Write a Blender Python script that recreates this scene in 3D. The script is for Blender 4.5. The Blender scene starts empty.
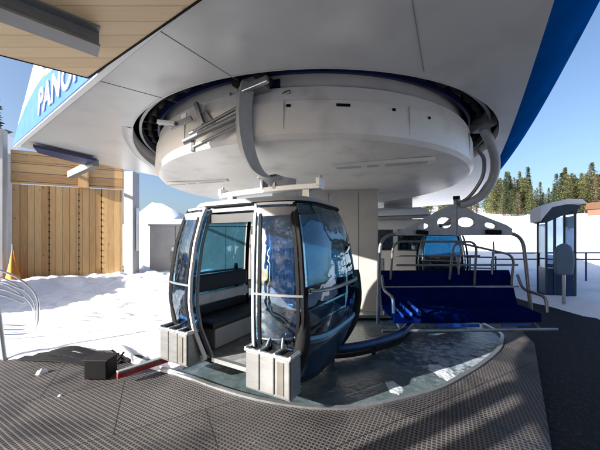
import bpy, bmesh, math, random
from mathutils import Vector, Matrix, noise
from mathutils.geometry import tessellate_polygon

random.seed(7)
R = math.radians
scn = bpy.context.scene
COL = scn.collection
F, CX, HY, H = 275.0, 300.0, 240.0, 1.65        # focal length in photo pixels, optical centre, horizon row, eye height


def at(px, py, Y):                               # a seen point at a known distance Y
    return Vector(((px - CX) / F * Y, Y, H + (HY - py) / F * Y))


def onz(px, py, z):                              # a seen point at a known height z
    Y = (z - H) * F / (HY - py)
    return Vector(((px - CX) / F * Y, Y, z))


# ------------------------------------------------------------------ materials
MATS = {}


def mat(name, color, rough=0.6, metal=0.0, var=0.12, vscale=6.0, bump=0.0, bscale=40.0, spec=0.5, coat=0.0, emit=None, stretch=None, dirt=None):
    m = bpy.data.materials.new(name)
    m.use_nodes = True
    nt = m.node_tree
    b = nt.nodes['Principled BSDF']
    tc = nt.nodes.new('ShaderNodeTexCoord')
    mp = nt.nodes.new('ShaderNodeMapping')
    nt.links.new(tc.outputs['Object'], mp.inputs['Vector'])
    if stretch:
        mp.inputs['Scale'].default_value = stretch
    n = nt.nodes.new('ShaderNodeTexNoise')
    n.inputs['Scale'].default_value = vscale
    n.inputs['Detail'].default_value = 6
    n.inputs['Roughness'].default_value = 0.65
    nt.links.new(mp.outputs['Vector'], n.inputs['Vector'])
    r = nt.nodes.new('ShaderNodeValToRGB')
    c0 = [max(0, c * (1 - var)) for c in color]
    c1 = [min(1, c * (1 + var)) for c in color]
    r.color_ramp.elements[0].position = 0.3
    r.color_ramp.elements[1].position = 0.7
    r.color_ramp.elements[0].color = (*c0, 1)
    r.color_ramp.elements[1].color = (*c1, 1)
    nt.links.new(n.outputs['Fac'], r.inputs['Fac'])
    out = r.outputs['Color']
    if dirt:
        n2 = nt.nodes.new('ShaderNodeTexNoise')
        n2.inputs['Scale'].default_value = dirt[1]
        n2.inputs['Detail'].default_value = 8
        nt.links.new(tc.outputs['Object'], n2.inputs['Vector'])
        r2 = nt.nodes.new('ShaderNodeValToRGB')
        r2.color_ramp.elements[0].position = 0.52
        r2.color_ramp.elements[1].position = 0.75
        r2.color_ramp.elements[0].color = (0, 0, 0, 1)
        r2.color_ramp.elements[1].color = (dirt[2],) * 3 + (1,)
        nt.links.new(n2.outputs['Fac'], r2.inputs['Fac'])
        mx = nt.nodes.new('ShaderNodeMixRGB')
        mx.inputs['Color2'].default_value = (*dirt[0], 1)
        nt.links.new(r2.outputs['Color'], mx.inputs['Fac'])
        nt.links.new(out, mx.inputs['Color1'])
        out = mx.outputs['Color']
    nt.links.new(out, b.inputs['Base Color'])
    mr = nt.nodes.new('ShaderNodeMapRange')
    mr.inputs['To Min'].default_value = max(0.02, rough * 0.8)
    mr.inputs['To Max'].default_value = min(1, rough * 1.2)
    nt.links.new(n.outputs['Fac'], mr.inputs['Value'])
    nt.links.new(mr.outputs['Result'], b.inputs['Roughness'])
    b.inputs['Metallic'].default_value = metal
    b.inputs['Specular IOR Level'].default_value = spec
    if coat:
        b.inputs['Coat Weight'].default_value = coat
        b.inputs['Coat Roughness'].default_value = 0.08
    if bump:
        nb = nt.nodes.new('ShaderNodeTexNoise')
        nb.inputs['Scale'].default_value = bscale
        nb.inputs['Detail'].default_value = 6
        nt.links.new(mp.outputs['Vector'], nb.inputs['Vector'])
        bp = nt.nodes.new('ShaderNodeBump')
        bp.inputs['Strength'].default_value = bump
        bp.inputs['Distance'].default_value = 0.02
        nt.links.new(nb.outputs['Fac'], bp.inputs['Height'])
        nt.links.new(bp.outputs['Normal'], b.inputs['Normal'])
    MATS[name] = m
    return m


def glass(name, tint, trans=0.75, refl=0.12, rough=0.02, wav=0.12, dust=0.12):
    m = bpy.data.materials.new(name)
    m.use_nodes = True
    nt = m.node_tree
    nt.nodes.remove(nt.nodes['Principled BSDF'])
    out = nt.nodes['Material Output']
    t = nt.nodes.new('ShaderNodeBsdfTransparent')
    t.inputs['Color'].default_value = (*[c * trans for c in tint], 1)
    g = nt.nodes.new('ShaderNodeBsdfGlossy')
    g.inputs['Roughness'].default_value = rough
    g.inputs['Color'].default_value = (.72, .87, 1, 1)
    fr = nt.nodes.new('ShaderNodeLayerWeight')
    fr.inputs['Blend'].default_value = 0.25
    ad = nt.nodes.new('ShaderNodeMapRange')
    ad.inputs['To Min'].default_value = refl
    ad.inputs['To Max'].default_value = 0.95
    nt.links.new(fr.outputs['Fresnel'], ad.inputs['Value'])
    tc = nt.nodes.new('ShaderNodeTexCoord')
    nz = nt.nodes.new('ShaderNodeTexNoise')
    nz.inputs['Scale'].default_value = 3.5
    nt.links.new(tc.outputs['Object'], nz.inputs['Vector'])
    bp = nt.nodes.new('ShaderNodeBump')
    bp.inputs['Strength'].default_value = wav
    bp.inputs['Distance'].default_value = 0.05
    nt.links.new(nz.outputs['Fac'], bp.inputs['Height'])
    nt.links.new(bp.outputs['Normal'], g.inputs['Normal'])
    # scratches and dust
    n2 = nt.nodes.new('ShaderNodeTexNoise')
    n2.inputs['Scale'].default_value = 9
    n2.inputs['Detail'].default_value = 9
    n2.inputs['Roughness'].default_value = 0.75
    nt.links.new(tc.outputs['Object'], n2.inputs['Vector'])
    r2 = nt.nodes.new('ShaderNodeValToRGB')
    r2.color_ramp.elements[0].position = 0.5
    r2.color_ramp.elements[0].color = (0, 0, 0, 1)
    r2.color_ramp.elements[1].position = 0.8
    r2.color_ramp.elements[1].color = (dust, dust, dust, 1)
    nt.links.new(n2.outputs['Fac'], r2.inputs['Fac'])
    d = nt.nodes.new('ShaderNodeBsdfDiffuse')
    d.inputs['Color'].default_value = (0.55, 0.6, 0.65, 1)
    mx = nt.nodes.new('ShaderNodeMixShader')
    nt.links.new(ad.outputs['Result'], mx.inputs['Fac'])
    nt.links.new(t.outputs['BSDF'], mx.inputs[1])
    nt.links.new(g.outputs['BSDF'], mx.inputs[2])
    mx2 = nt.nodes.new('ShaderNodeMixShader')
    nt.links.new(r2.outputs['Color'], mx2.inputs['Fac'])
    nt.links.new(mx.outputs['Shader'], mx2.inputs[1])
    nt.links.new(d.outputs['BSDF'], mx2.inputs[2])
    nt.links.new(mx2.outputs['Shader'], out.inputs['Surface'])
    MATS[name] = m
    return m


def plank_mat(name, c0, c1, width, axis, along, joint=(0.18, 0.16, 0.14)):
    """boards: 'axis' counts boards (0 x,1 y,2 z), 'along' is the grain direction."""
    m = bpy.data.materials.new(name)
    m.use_nodes = True
    nt = m.node_tree
    b = nt.nodes['Principled BSDF']
    N = nt.nodes.new
    L = nt.links.new
    tc = N('ShaderNodeTexCoord')
    sp = N('ShaderNodeSeparateXYZ')
    L(tc.outputs['Object'], sp.inputs['Vector'])
    dv = N('ShaderNodeMath'); dv.operation = 'DIVIDE'; dv.inputs[1].default_value = width
    L(sp.outputs[axis], dv.inputs[0])
    fl = N('ShaderNodeMath'); fl.operation = 'FLOOR'
    L(dv.outputs[0], fl.inputs[0])
    wn = N('ShaderNodeTexWhiteNoise'); wn.noise_dimensions = '1D'
    L(fl.outputs[0], wn.inputs['W'])
    mp = N('ShaderNodeMapping')
    sc = [9.0, 9.0, 9.0]
    sc[along] = 0.7
    mp.inputs['Scale'].default_value = sc
    ad = N('ShaderNodeVectorMath'); ad.operation = 'ADD'
    L(tc.outputs['Object'], ad.inputs[0])
    L(wn.outputs['Color'], ad.inputs[1])
    L(ad.outputs[0], mp.inputs['Vector'])
    nz = N('ShaderNodeTexNoise')
    nz.inputs['Scale'].default_value = 3
    nz.inputs['Detail'].default_value = 8
    nz.inputs['Distortion'].default_value = 0.6
    L(mp.outputs['Vector'], nz.inputs['Vector'])
    mixf = N('ShaderNodeMath'); mixf.operation = 'MULTIPLY_ADD'; mixf.inputs[1].default_value = 0.55
    L(wn.outputs['Value'], mixf.inputs[0])
    sb = N('ShaderNodeMath'); sb.operation = 'MULTIPLY_ADD'; sb.inputs[1].default_value = 0.9; sb.inputs[2].default_value = -0.2
    L(nz.outputs['Fac'], sb.inputs[0])
    L(sb.outputs[0], mixf.inputs[2])
    rp = N('ShaderNodeValToRGB')
    rp.color_ramp.elements[0].color = (*c0, 1)
    rp.color_ramp.elements[1].color = (*c1, 1)
    L(mixf.outputs[0], rp.inputs['Fac'])
    # knots
    vo = N('ShaderNodeTexVoronoi'); vo.inputs['Scale'].default_value = 1.6
    mp2 = N('ShaderNodeMapping'); s2 = [2.2, 2.2, 2.2]; s2[along] = 0.9
    mp2.inputs['Scale'].default_value = s2
    L(ad.outputs[0], mp2.inputs['Vector']); L(mp2.outputs['Vector'], vo.inputs['Vector'])
    kr = N('ShaderNodeValToRGB')
    kr.color_ramp.elements[0].position = 0.03; kr.color_ramp.elements[0].color = (0.35, 0.35, 0.35, 1)
    kr.color_ramp.elements[1].position = 0.09; kr.color_ramp.elements[1].color = (1, 1, 1, 1)
    L(vo.outputs['Distance'], kr.inputs['Fac'])
    mk = N('ShaderNodeMixRGB'); mk.blend_type = 'MULTIPLY'; mk.inputs['Fac'].default_value = 1
    L(rp.outputs['Color'], mk.inputs['Color1']); L(kr.outputs['Color'], mk.inputs['Color2'])
    # joints between boards
    fr = N('ShaderNodeMath'); fr.operation = 'FRACT'
    L(dv.outputs[0], fr.inputs[0])
    pp = N('ShaderNodeMath'); pp.operation = 'PINGPONG'; pp.inputs[1].default_value = 0.5
    L(fr.outputs[0], pp.inputs[0])
    jr = N('ShaderNodeValToRGB')
    jr.color_ramp.elements[0].position = 0.012; jr.color_ramp.elements[0].color = (*joint, 1)
    jr.color_ramp.elements[1].position = 0.05; jr.color_ramp.elements[1].color = (1, 1, 1, 1)
    L(pp.outputs[0], jr.inputs['Fac'])
    mj = N('ShaderNodeMixRGB'); mj.blend_type = 'MULTIPLY'; mj.inputs['Fac'].default_value = 1
    L(mk.outputs['Color'], mj.inputs['Color1']); L(jr.outputs['Color'], mj.inputs['Color2'])
    L(mj.outputs['Color'], b.inputs['Base Color'])
    bp = N('ShaderNodeBump'); bp.inputs['Strength'].default_value = 0.5; bp.inputs['Distance'].default_value = 0.01
    L(jr.outputs['Color'], bp.inputs['Height'])
    L(bp.outputs['Normal'], b.inputs['Normal'])
    b.inputs['Roughness'].default_value = 0.6
    MATS[name] = m
    return m


def mat_rubber():
    m = bpy.data.materials.new('rubber_mat')
    m.use_nodes = True
    nt = m.node_tree
    b = nt.nodes['Principled BSDF']
    N = nt.nodes.new
    L = nt.links.new
    tc = N('ShaderNodeTexCoord')
    mp = N('ShaderNodeMapping')
    mp.inputs['Rotation'].default_value = (0, 0, R(28))
    mp.inputs['Scale'].default_value = (29, 29, 1)
    L(tc.outputs['Object'], mp.inputs['Vector'])
    sp = N('ShaderNodeSeparateXYZ')
    L(mp.outputs['Vector'], sp.inputs['Vector'])
    outs = []
    for i in (0, 1):
        fr = N('ShaderNodeMath'); fr.operation = 'FRACT'
        L(sp.outputs[i], fr.inputs[0])
        pp = N('ShaderNodeMath'); pp.operation = 'PINGPONG'; pp.inputs[1].default_value = 0.5
        L(fr.outputs[0], pp.inputs[0])
        outs.append(pp)
    mn = N('ShaderNodeMath'); mn.operation = 'MINIMUM'
    L(outs[0].outputs[0], mn.inputs[0]); L(outs[1].outputs[0], mn.inputs[1])
    rp = N('ShaderNodeValToRGB')
    rp.color_ramp.elements[0].position = 0.13; rp.color_ramp.elements[0].color = (1, 1, 1, 1)
    rp.color_ramp.elements[1].position = 0.19; rp.color_ramp.elements[1].color = (0, 0, 0, 1)
    L(mn.outputs[0], rp.inputs['Fac'])
    nz = N('ShaderNodeTexNoise'); nz.inputs['Scale'].default_value = 0.9; nz.inputs['Detail'].default_value = 10; nz.inputs['Roughness'].default_value = 0.7
    L(tc.outputs['Object'], nz.inputs['Vector'])
    cr = N('ShaderNodeValToRGB')
    cr.color_ramp.elements[0].position = 0.3; cr.color_ramp.elements[0].color = (0.075, 0.066, 0.063, 1)
    cr.color_ramp.elements[1].position = 0.75; cr.color_ramp.elements[1].color = (0.185, 0.165, 0.155, 1)
    L(nz.outputs['Fac'], cr.inputs['Fac'])
    mx = N('ShaderNodeMixRGB')
    mx.inputs['Color1'].default_value = (0.018, 0.017, 0.02, 1)
    L(rp.outputs['Color'], mx.inputs['Fac'])
    L(cr.outputs['Color'], mx.inputs['Color2'])
    # snow dust caught in the holes
    n2 = N('ShaderNodeTexNoise'); n2.inputs['Scale'].default_value = 30; n2.inputs['Detail'].default_value = 4
    L(tc.outputs['Object'], n2.inputs['Vector'])
    r2 = N('ShaderNodeValToRGB')
    r2.color_ramp.elements[0].position = 0.71; r2.color_ramp.elements[0].color = (0, 0, 0, 1)
    r2.color_ramp.elements[1].position = 0.78; r2.color_ramp.elements[1].color = (0.6, 0.6, 0.6, 1)
    L(n2.outputs['Fac'], r2.inputs['Fac'])
    ms = N('ShaderNodeMixRGB'); ms.inputs['Color2'].default_value = (0.7, 0.72, 0.75, 1)
    L(r2.outputs['Color'], ms.inputs['Fac']); L(mx.outputs['Color'], ms.inputs['Color1'])
    # tile joints and damp patches
    bt = N('ShaderNodeTexBrick')
    bt.inputs['Scale'].default_value = 1.0
    bt.inputs['Brick Width'].default_value = 1.5
    bt.inputs['Row Height'].default_value = 1.0
    bt.inputs['Mortar Size'].default_value = 0.006
    bt.inputs['Color1'].default_value = (1, 1, 1, 1)
    bt.inputs['Color2'].default_value = (0.82, 0.82, 0.82, 1)
    bt.inputs['Mortar'].default_value = (0.15, 0.15, 0.15, 1)
    mp3 = N('ShaderNodeMapping'); mp3.inputs['Rotation'].default_value = (0, 0, R(-28)); mp3.inputs['Location'].default_value = (.3, .2, 0)
    L(tc.outputs['Object'], mp3.inputs['Vector']); L(mp3.outputs['Vector'], bt.inputs['Vector'])
    mb_ = N('ShaderNodeMixRGB'); mb_.blend_type = 'MULTIPLY'; mb_.inputs['Fac'].default_value = 1
    L(ms.outputs['Color'], mb_.inputs['Color1']); L(bt.outputs['Color'], mb_.inputs['Color2'])
    n4 = N('ShaderNodeTexNoise'); n4.inputs['Scale'].default_value = 1.1; n4.inputs['Detail'].default_value = 7; n4.inputs['Distortion'].default_value = .5
    mp4 = N('ShaderNodeMapping'); mp4.inputs['Location'].default_value = (5.2, 3.1, 0)
    L(tc.outputs['Object'], mp4.inputs['Vector']); L(mp4.outputs['Vector'], n4.inputs['Vector'])
    r4 = N('ShaderNodeValToRGB')
    r4.color_ramp.elements[0].position = 0.5; r4.color_ramp.elements[0].color = (1, 1, 1, 1)
    r4.color_ramp.elements[1].position = 0.6; r4.color_ramp.elements[1].color = (0.5, 0.5, 0.52, 1)
    L(n4.outputs['Fac'], r4.inputs['Fac'])
    mw = N('ShaderNodeMixRGB'); mw.blend_type = 'MULTIPLY'; mw.inputs['Fac'].default_value = .9
    L(mb_.outputs['Color'], mw.inputs['Color1']); L(r4.outputs['Color'], mw.inputs['Color2'])
    L(mw.outputs['Color'], b.inputs['Base Color'])
    r5 = N('ShaderNodeMapRange'); r5.inputs['From Min'].default_value = .5; r5.inputs['From Max'].default_value = .62; r5.inputs['To Min'].default_value = .65; r5.inputs['To Max'].default_value = .38
    L(n4.outputs['Fac'], r5.inputs['Value']); L(r5.outputs['Result'], b.inputs['Roughness'])
    bp = N('ShaderNodeBump'); bp.inputs['Strength'].default_value = 0.8; bp.inputs['Distance'].default_value = 0.012
    L(rp.outputs['Color'], bp.inputs['Height'])
    L(bp.outputs['Normal'], b.inputs['Normal'])
    MATS['rubber_mat'] = m
    return m


def mat_snow(name, col=(0.82, 0.84, 0.88)):
    m = mat(name, col, rough=0.65, var=0.05, vscale=1.2, bump=0.5, bscale=9.0, spec=0.3)
    return m


mat_snow('snow')
mat('sunlit_patch', (0.5, 0.54, 0.58), rough=0.5, var=0.5, vscale=14, bump=0.6, bscale=30, dirt=((0.08, 0.1, 0.11), 16, 0.9))  # pale mottled colour imitating sunlit spots on the wet floor
mat_rubber()
mat('shaded_asphalt', (0.008, 0.0085, 0.011), rough=0.8, var=0.35, vscale=9, bump=0.5, bscale=60, spec=0.2, dirt=((0.25, 0.29, 0.38), 45.0, 0.13))  # near-black base carries part of the shade beyond the mat
mat('wet_plate', (0.075, 0.105, 0.115), rough=0.24, var=0.5, vscale=3, bump=0.35, bscale=16, spec=0.6, dirt=((0.14, 0.17, 0.18), 5.0, 0.8))
mat('soffit', (0.53, 0.53, 0.525), rough=0.24, var=0.05, vscale=0.7, spec=0.55, bump=0.05, bscale=1.2, dirt=((0.3, 0.3, 0.3), 1.5, 0.35))
mat('joint_grey', (0.17, 0.17, 0.17), rough=0.7)
mat('drum', (0.76, 0.73, 0.69), rough=0.32, var=0.05, vscale=1.0, stretch=(1, 1, 3), bump=0.04, bscale=1.5, dirt=((0.34, 0.31, 0.27), 2.2, 0.45))
mat('column', (0.42, 0.42, 0.41), rough=0.5, var=0.05, vscale=1.5, dirt=((0.25, 0.25, 0.25), 2.5, 0.4))
mat('blue_fascia', (0.001, 0.065, 0.27), rough=0.6, var=0.2, vscale=1.6, spec=0.0, dirt=((0.003, 0.11, 0.36), 2.5, 0.6))
mat('black', (0.005, 0.005, 0.006), rough=0.7, var=0.2, spec=0.12)
mat('black_rubber', (0.014, 0.014, 0.016), spec=0.2, rough=0.7, var=0.3, vscale=12)
mat('dark_blue_steel', (0.02, 0.035, 0.12), rough=0.35, var=0.2, metal=0.2)
mat('grey_steel', (0.24, 0.25, 0.26), rough=0.38, metal=0.6, var=0.14, vscale=8, dirt=((0.1, 0.09, 0.08), 8, 0.5))
mat('tube_steel', (0.17, 0.175, 0.19), rough=0.4, metal=0.4, var=0.2, vscale=9)
mat('arm_steel', (0.36, 0.37, 0.375), rough=0.42, metal=0.0, var=0.14, vscale=9, dirt=((0.34, 0.34, 0.34), 8, 0.5))
mat('galvanized', (0.42, 0.44, 0.45), rough=0.33, metal=0.8, var=0.15, vscale=14)
mat('chrome', (0.62, 0.64, 0.66), rough=0.16, metal=1.0, var=0.06)
mat('aluminium', (0.25, 0.255, 0.26), rough=0.36, metal=0.55, var=0.12, vscale=5, stretch=(1, 1, 6), dirt=((0.3, 0.29, 0.27), 7, 0.6))
mat('white_paint', (0.76, 0.77, 0.78), rough=0.4, var=0.04, dirt=((0.45, 0.45, 0.45), 5, 0.4))
mat('ochre_panel', (0.13, 0.122, 0.108), rough=0.5, var=0.15)
mat('cabin_blue', (0.012, 0.035, 0.075), rough=0.25, var=0.1, coat=0.3)
mat('light_blue_trim', (0.2, 0.42, 0.62), rough=0.3, var=0.1)
mat('cabin_roof', (0.06, 0.065, 0.07), rough=0.4, var=0.15, dirt=((0.2, 0.2, 0.2), 5, 0.4))
mat('cabin_grey', (0.3, 0.32, 0.35), rough=0.35, var=0.08, coat=0.2)
mat('cabin_floor', (0.2, 0.21, 0.215), rough=0.5, var=0.2, vscale=12, dirt=((0.42, 0.43, 0.45), 6, 0.7))
mat('upholstery', (0.02, 0.02, 0.024), rough=0.55, var=0.2)
mat('seat_blue', (0.002, 0.008, 0.07), spec=0.0, rough=0.6, var=0.2, vscale=5)
mat('seat_edge', (0.02, 0.08, 0.36), rough=0.4, var=0.15)
mat('blue_rail', (0.02, 0.05, 0.13), rough=0.3, var=0.2, metal=0.3)
mat('steel_beam', (0.2, 0.205, 0.21), rough=0.45, var=0.15, metal=0.3, vscale=4)
mat('sign_white', (0.8, 0.81, 0.82), rough=0.35, var=0.02)
mat('sign_blue', (0.015, 0.12, 0.48), rough=0.35, var=0.08)
mat('sign_navy', (0.05, 0.09, 0.25), rough=0.35, var=0.1)
mat('sign_yellow', (0.75, 0.72, 0.2), rough=0.4, var=0.05)
mat('grey_wall', (0.36, 0.36, 0.37), rough=0.8, var=0.1, vscale=3, bump=0.2)
mat('panel_wall', (0.38, 0.36, 0.34), rough=0.75, var=0.12, vscale=2.5, bump=0.2)
mat('red_paint', (0.33, 0.015, 0.012), rough=0.45, var=0.15, dirt=((0.3, 0.25, 0.22), 9, 0.5))
mat('orange_cloth', (0.6, 0.22, 0.03), rough=0.8, var=0.15)
mat('bark', (0.1, 0.075, 0.055), rough=0.9, var=0.3, vscale=5)
mat('needles_dark', (0.06, 0.085, 0.045), rough=0.8, var=0.45, vscale=0.9, spec=0.2)
mat('needles_olive', (0.125, 0.14, 0.06), rough=0.8, var=0.4, vscale=0.9, spec=0.2)
mat('needles_brown', (0.22, 0.18, 0.11), rough=0.85, var=0.35, vscale=0.9, spec=0.2)
mat('chalet_wood', (0.12, 0.06, 0.035), rough=0.7, var=0.2, vscale=3)
mat('kiosk_frame', (0.03, 0.05, 0.075), rough=0.4, var=0.15)
mat('pad_blue', (0.1, 0.16, 0.24), rough=0.6, var=0.12)
mat('hut_white', (0.72, 0.73, 0.75), rough=0.5, var=0.04)
mat('lamp_cover', (0.7, 0.7, 0.68), rough=0.3, var=0.03)
def floor_sheen():  # paints the bright reflected sheen into the wet floor's colour
    m = MATS['wet_plate']
    nt = m.node_tree
    N, L = nt.nodes.new, nt.links.new
    b = nt.nodes['Principled BSDF']
    src = b.inputs['Base Color'].links[0].from_socket
    tc = N('ShaderNodeTexCoord')
    vd = N('ShaderNodeVectorMath'); vd.operation = 'DISTANCE'; vd.inputs[1].default_value = (2.25, 3.95, 0)
    L(tc.outputs['Object'], vd.inputs[0])
    mr = N('ShaderNodeMapRange'); mr.inputs['From Min'].default_value = 0.3; mr.inputs['From Max'].default_value = 1.5
    mr.inputs['To Min'].default_value = 0.17; mr.inputs['To Max'].default_value = -0.12
    L(vd.outputs['Value'], mr.inputs['Value'])
    nz = N('ShaderNodeTexNoise'); nz.inputs['Scale'].default_value = 9; nz.inputs['Detail'].default_value = 9; nz.inputs['Roughness'].default_value = 0.7
    L(tc.outputs['Object'], nz.inputs['Vector'])
    ad = N('ShaderNodeMath'); ad.operation = 'ADD'
    L(mr.outputs[0], ad.inputs[0]); L(nz.outputs['Fac'], ad.inputs[1])
    rp = N('ShaderNodeValToRGB')
    rp.color_ramp.elements[0].position = 0.56; rp.color_ramp.elements[0].color = (0, 0, 0, 1)
    rp.color_ramp.elements[1].position = 0.72; rp.color_ramp.elements[1].color = (0.75, 0.75, 0.75, 1)
    L(ad.outputs[0], rp.inputs['Fac'])
    mx = N('ShaderNodeMixRGB'); mx.inputs['Color2'].default_value = (0.42, 0.48, 0.56, 1)
    L(rp.outputs['Color'], mx.inputs['Fac']); L(src, mx.inputs['Color1'])
    L(mx.outputs['Color'], b.inputs['Base Color'])


floor_sheen()
plank_mat('larch_boards', (0.38, 0.19, 0.065), (0.72, 0.46, 0.2), 0.19, 0, 2)
plank_mat('larch_header', (0.4, 0.2, 0.07), (0.74, 0.48, 0.22), 0.3, 2, 0)
plank_mat('larch_unseen_lodge', (0.17, 0.1, 0.055), (0.32, 0.2, 0.11), 0.2, 0, 2)
plank_mat('pine_soffit', (0.66, 0.47, 0.27), (0.78, 0.6, 0.38), 0.14, 1, 0, (0.75, 0.7, 0.62))
glass('cabin_glass', (0.3, 0.64, 0.96), trans=0.6, refl=0.17, wav=0.18, dust=0.16)
glass('side_glass', (0.15, 0.5, 0.74), trans=0.42, refl=0.14, wav=0.2, dust=0.15)
glass('clear_glass', (0.85, 0.92, 1.0), trans=0.9, refl=0.04, wav=0.01, dust=.05)
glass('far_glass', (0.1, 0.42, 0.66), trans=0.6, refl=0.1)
glass('hut_glass', (0.3, 0.45, 0.6), trans=0.4, refl=0.15)


# ------------------------------------------------------------------ mesh builder
class MB:
    def __init__(s):
        s.v, s.f = [], []

    def add(s, vs, fs, M=None):
        o = len(s.v)
        for p in vs:
            p = Vector(p)
            s.v.append(M @ p if M else p)
        s.f += [tuple(i + o for i in q) for q in fs]
        return s

    def box(s, c, d, M=None):
        x, y, z = d[0] / 2, d[1] / 2, d[2] / 2
        vs = [(c[0] + i * x, c[1] + j * y, c[2] + k * z) for i in (-1, 1) for j in (-1, 1) for k in (-1, 1)]
        return s.add(vs, [(0, 1, 3, 2), (4, 6, 7, 5), (0, 4, 5, 1), (2, 3, 7, 6), (0, 2, 6, 4), (1, 5, 7, 3)], M)

    def bar(s, p, q, w, h, up=(0, 0, 1)):
        p, q = Vector(p), Vector(q)
        d = (q - p)
        L = d.length
        d.normalize()
        up = Vector(up)
        if abs(d.dot(up)) > .98:
            up = Vector((0, 1, 0))
        sx = d.cross(up).normalized()
        uz = sx.cross(d).normalized()
        M = Matrix((sx, d, uz)).transposed().to_4x4()
        M.translation = (p + q) / 2
        return s.box((0, 0, 0), (w, L, h), M)

    def tube(s, pts, r, seg=10, closed=False, rz=None, M=None):
        pts = [Vector(p) for p in pts]
        n = len(pts)
        rr = r if isinstance(r, (list, tuple)) else [r] * n
        base = len(s.v)
        up = None
        for i, p in enumerate(pts):
            a = pts[i - 1] if (i > 0 or closed) else p
            b = pts[(i + 1) % n] if (i < n - 1 or closed) else p
            t = (b - a).normalized()
            if up is None:
                up = Vector((0, 0, 1)) if abs(t.z) < .9 else Vector((0, 1, 0))
            x = t.cross(up).normalized()
            up = x.cross(t).normalized()
            for k in range(seg):
                w = 2 * math.pi * (k + .5) / seg
                q = p + (x * math.cos(w) + up * math.sin(w) * (rz or 1)) * rr[i]
                s.v.append(M @ q if M else q)
        m = n if closed else n - 1
        for i in range(m):
            for k in range(seg):
                a = base + i * seg + k
                b = base + i * seg + (k + 1) % seg
                c = base + ((i + 1) % n) * seg + (k + 1) % seg
                d = base + ((i + 1) % n) * seg + k
                s.f.append((a, b, c, d))
        if not closed:
            s.f.append(tuple(base + k for k in reversed(range(seg))))
            s.f.append(tuple(base + (n - 1) * seg + k for k in range(seg)))
        return s

    def rectsweep(s, pts, w, h, side):
        """sweep a w x h rectangle along pts; 'side' = fixed width direction."""
        pts = [Vector(p) for p in pts]
        side = Vector(side).normalized()
        base = len(s.v)
        n = len(pts)
        for i, p in enumerate(pts):
            t = (pts[min(i + 1, n - 1)] - pts[max(i - 1, 0)]).normalized()
            nn = side.cross(t).normalized()
            ww = w[i] if isinstance(w, list) else w
            hh = h[i] if isinstance(h, list) else h
            for a, b in ((-1, -1), (1, -1), (1, 1), (-1, 1)):
                s.v.append(p + side * a * ww / 2 + nn * b * hh / 2)
        for i in range(n - 1):
            for k in range(4):
                a, b = base + i * 4 + k, base + i * 4 + (k + 1) % 4
                s.f.append((a, b, b + 4, a + 4))
        s.f.append((base + 3, base + 2, base + 1, base))
        e = base + (n - 1) * 4
        s.f.append((e, e + 1, e + 2, e + 3))
        return s

    def lathe(s, prof, c, seg=96, a0=0, a1=360, cap=False):
        base = len(s.v)
        full = abs(a1 - a0) >= 360
        n = seg if full else seg + 1
        for i in range(n):
            w = R(a0 + (a1 - a0) * i / seg)
            for r, z in prof:
                s.v.append(Vector((c[0] + r * math.cos(w), c[1] + r * math.sin(w), z)))
        k = len(prof)
        for i in range(seg):
            j = (i + 1) % n
            for m in range(k - 1):
                s.f.append((base + i * k + m, base + j * k + m, base + j * k + m + 1, base + i * k + m + 1))
        return s

    def prism(s, outline, z0, z1, holes=()):
        """vertical prism over a plan outline (ccw), with holes."""
        loops = [[Vector((p[0], p[1], 0)) for p in outline]] + [[Vector((p[0], p[1], 0)) for p in h] for h in holes]
        tris = tessellate_polygon(loops)
        flat = [p for l in loops for p in l]
        n = len(flat)
        base = len(s.v)
        for z in (z0, z1):
            for p in flat:
                s.v.append(Vector((p.x, p.y, z)))
        for a, b, c in tris:
            s.f.append((base + a + n, base + b + n, base + c + n))
            s.f.append((base + c, base + b, base + a))
        o = 0
        for l in loops:
            m = len(l)
            for i in range(m):
                a, b = base + o + i, base + o + (i + 1) % m
                s.f.append((a, b, b + n, a + n))
            o += m
        return s

    def plate(s, outline2d, t, M, holes=()):
        """outline in local XZ, thickness along local Y, placed by M."""
        t0 = MB().prism(outline2d, -t / 2, t / 2, holes)
        vs = [(p.x, p.z, p.y) for p in t0.v]
        return s.add(vs, t0.f, M)

    def build(s, name, m, parent=None, smooth=40, bevel=0.0, solid=0.0, M=None, weld=False):
        me = bpy.data.meshes.new(name)
        me.from_pydata([tuple(p) for p in s.v], [], s.f)
        if weld or True:
            bm = bmesh.new()
            bm.from_mesh(me)
            bmesh.ops.remove_doubles(bm, verts=bm.verts, dist=1e-5)
            bmesh.ops.recalc_face_normals(bm, faces=bm.faces)
            bm.to_mesh(me)
            bm.free()
        me.materials.append(MATS[m] if isinstance(m, str) else m)
        if smooth:
            me.polygons.foreach_set('use_smooth', [True] * len(me.polygons))
            me.set_sharp_from_angle(angle=R(smooth))
        o = bpy.data.objects.new(name, me)
        COL.objects.link(o)
        if solid:
            md = o.modifiers.new('thickness', 'SOLIDIFY')
            md.thickness = solid
            md.offset = 0
        if bevel:
            md = o.modifiers.new('edge', 'BEVEL')
            md.width = bevel
            md.segments = 2
            md.limit_method = 'ANGLE'
            md.angle_limit = R(40)
        if parent:
            o.parent = parent
        if M:
            o.matrix_local = M
        return o


def tag(o, label, cat, group=None, kind=None):
    o['label'] = label
    o['category'] = cat
    if group:
        o['group'] = group
    if kind:
        o['kind'] = kind
    return o


def structure(o, kind='structure'):
    o['kind'] = kind
    return o


def thing(name, label, cat, loc=(0, 0, 0), rz=0, group=None):
    o = bpy.data.objects.new(name, None)
    o.empty_display_size = .2
    COL.objects.link(o)
    o.location = loc
    o.rotation_euler = (0, 0, rz)
    return tag(o, label, cat, group)


def copy_tree(o, parent=None):
    c = o.copy()
    COL.objects.link(c)
    if parent:
        c.parent = parent
    for ch in list(o.children):
        copy_tree(ch, c)
    return c


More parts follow.
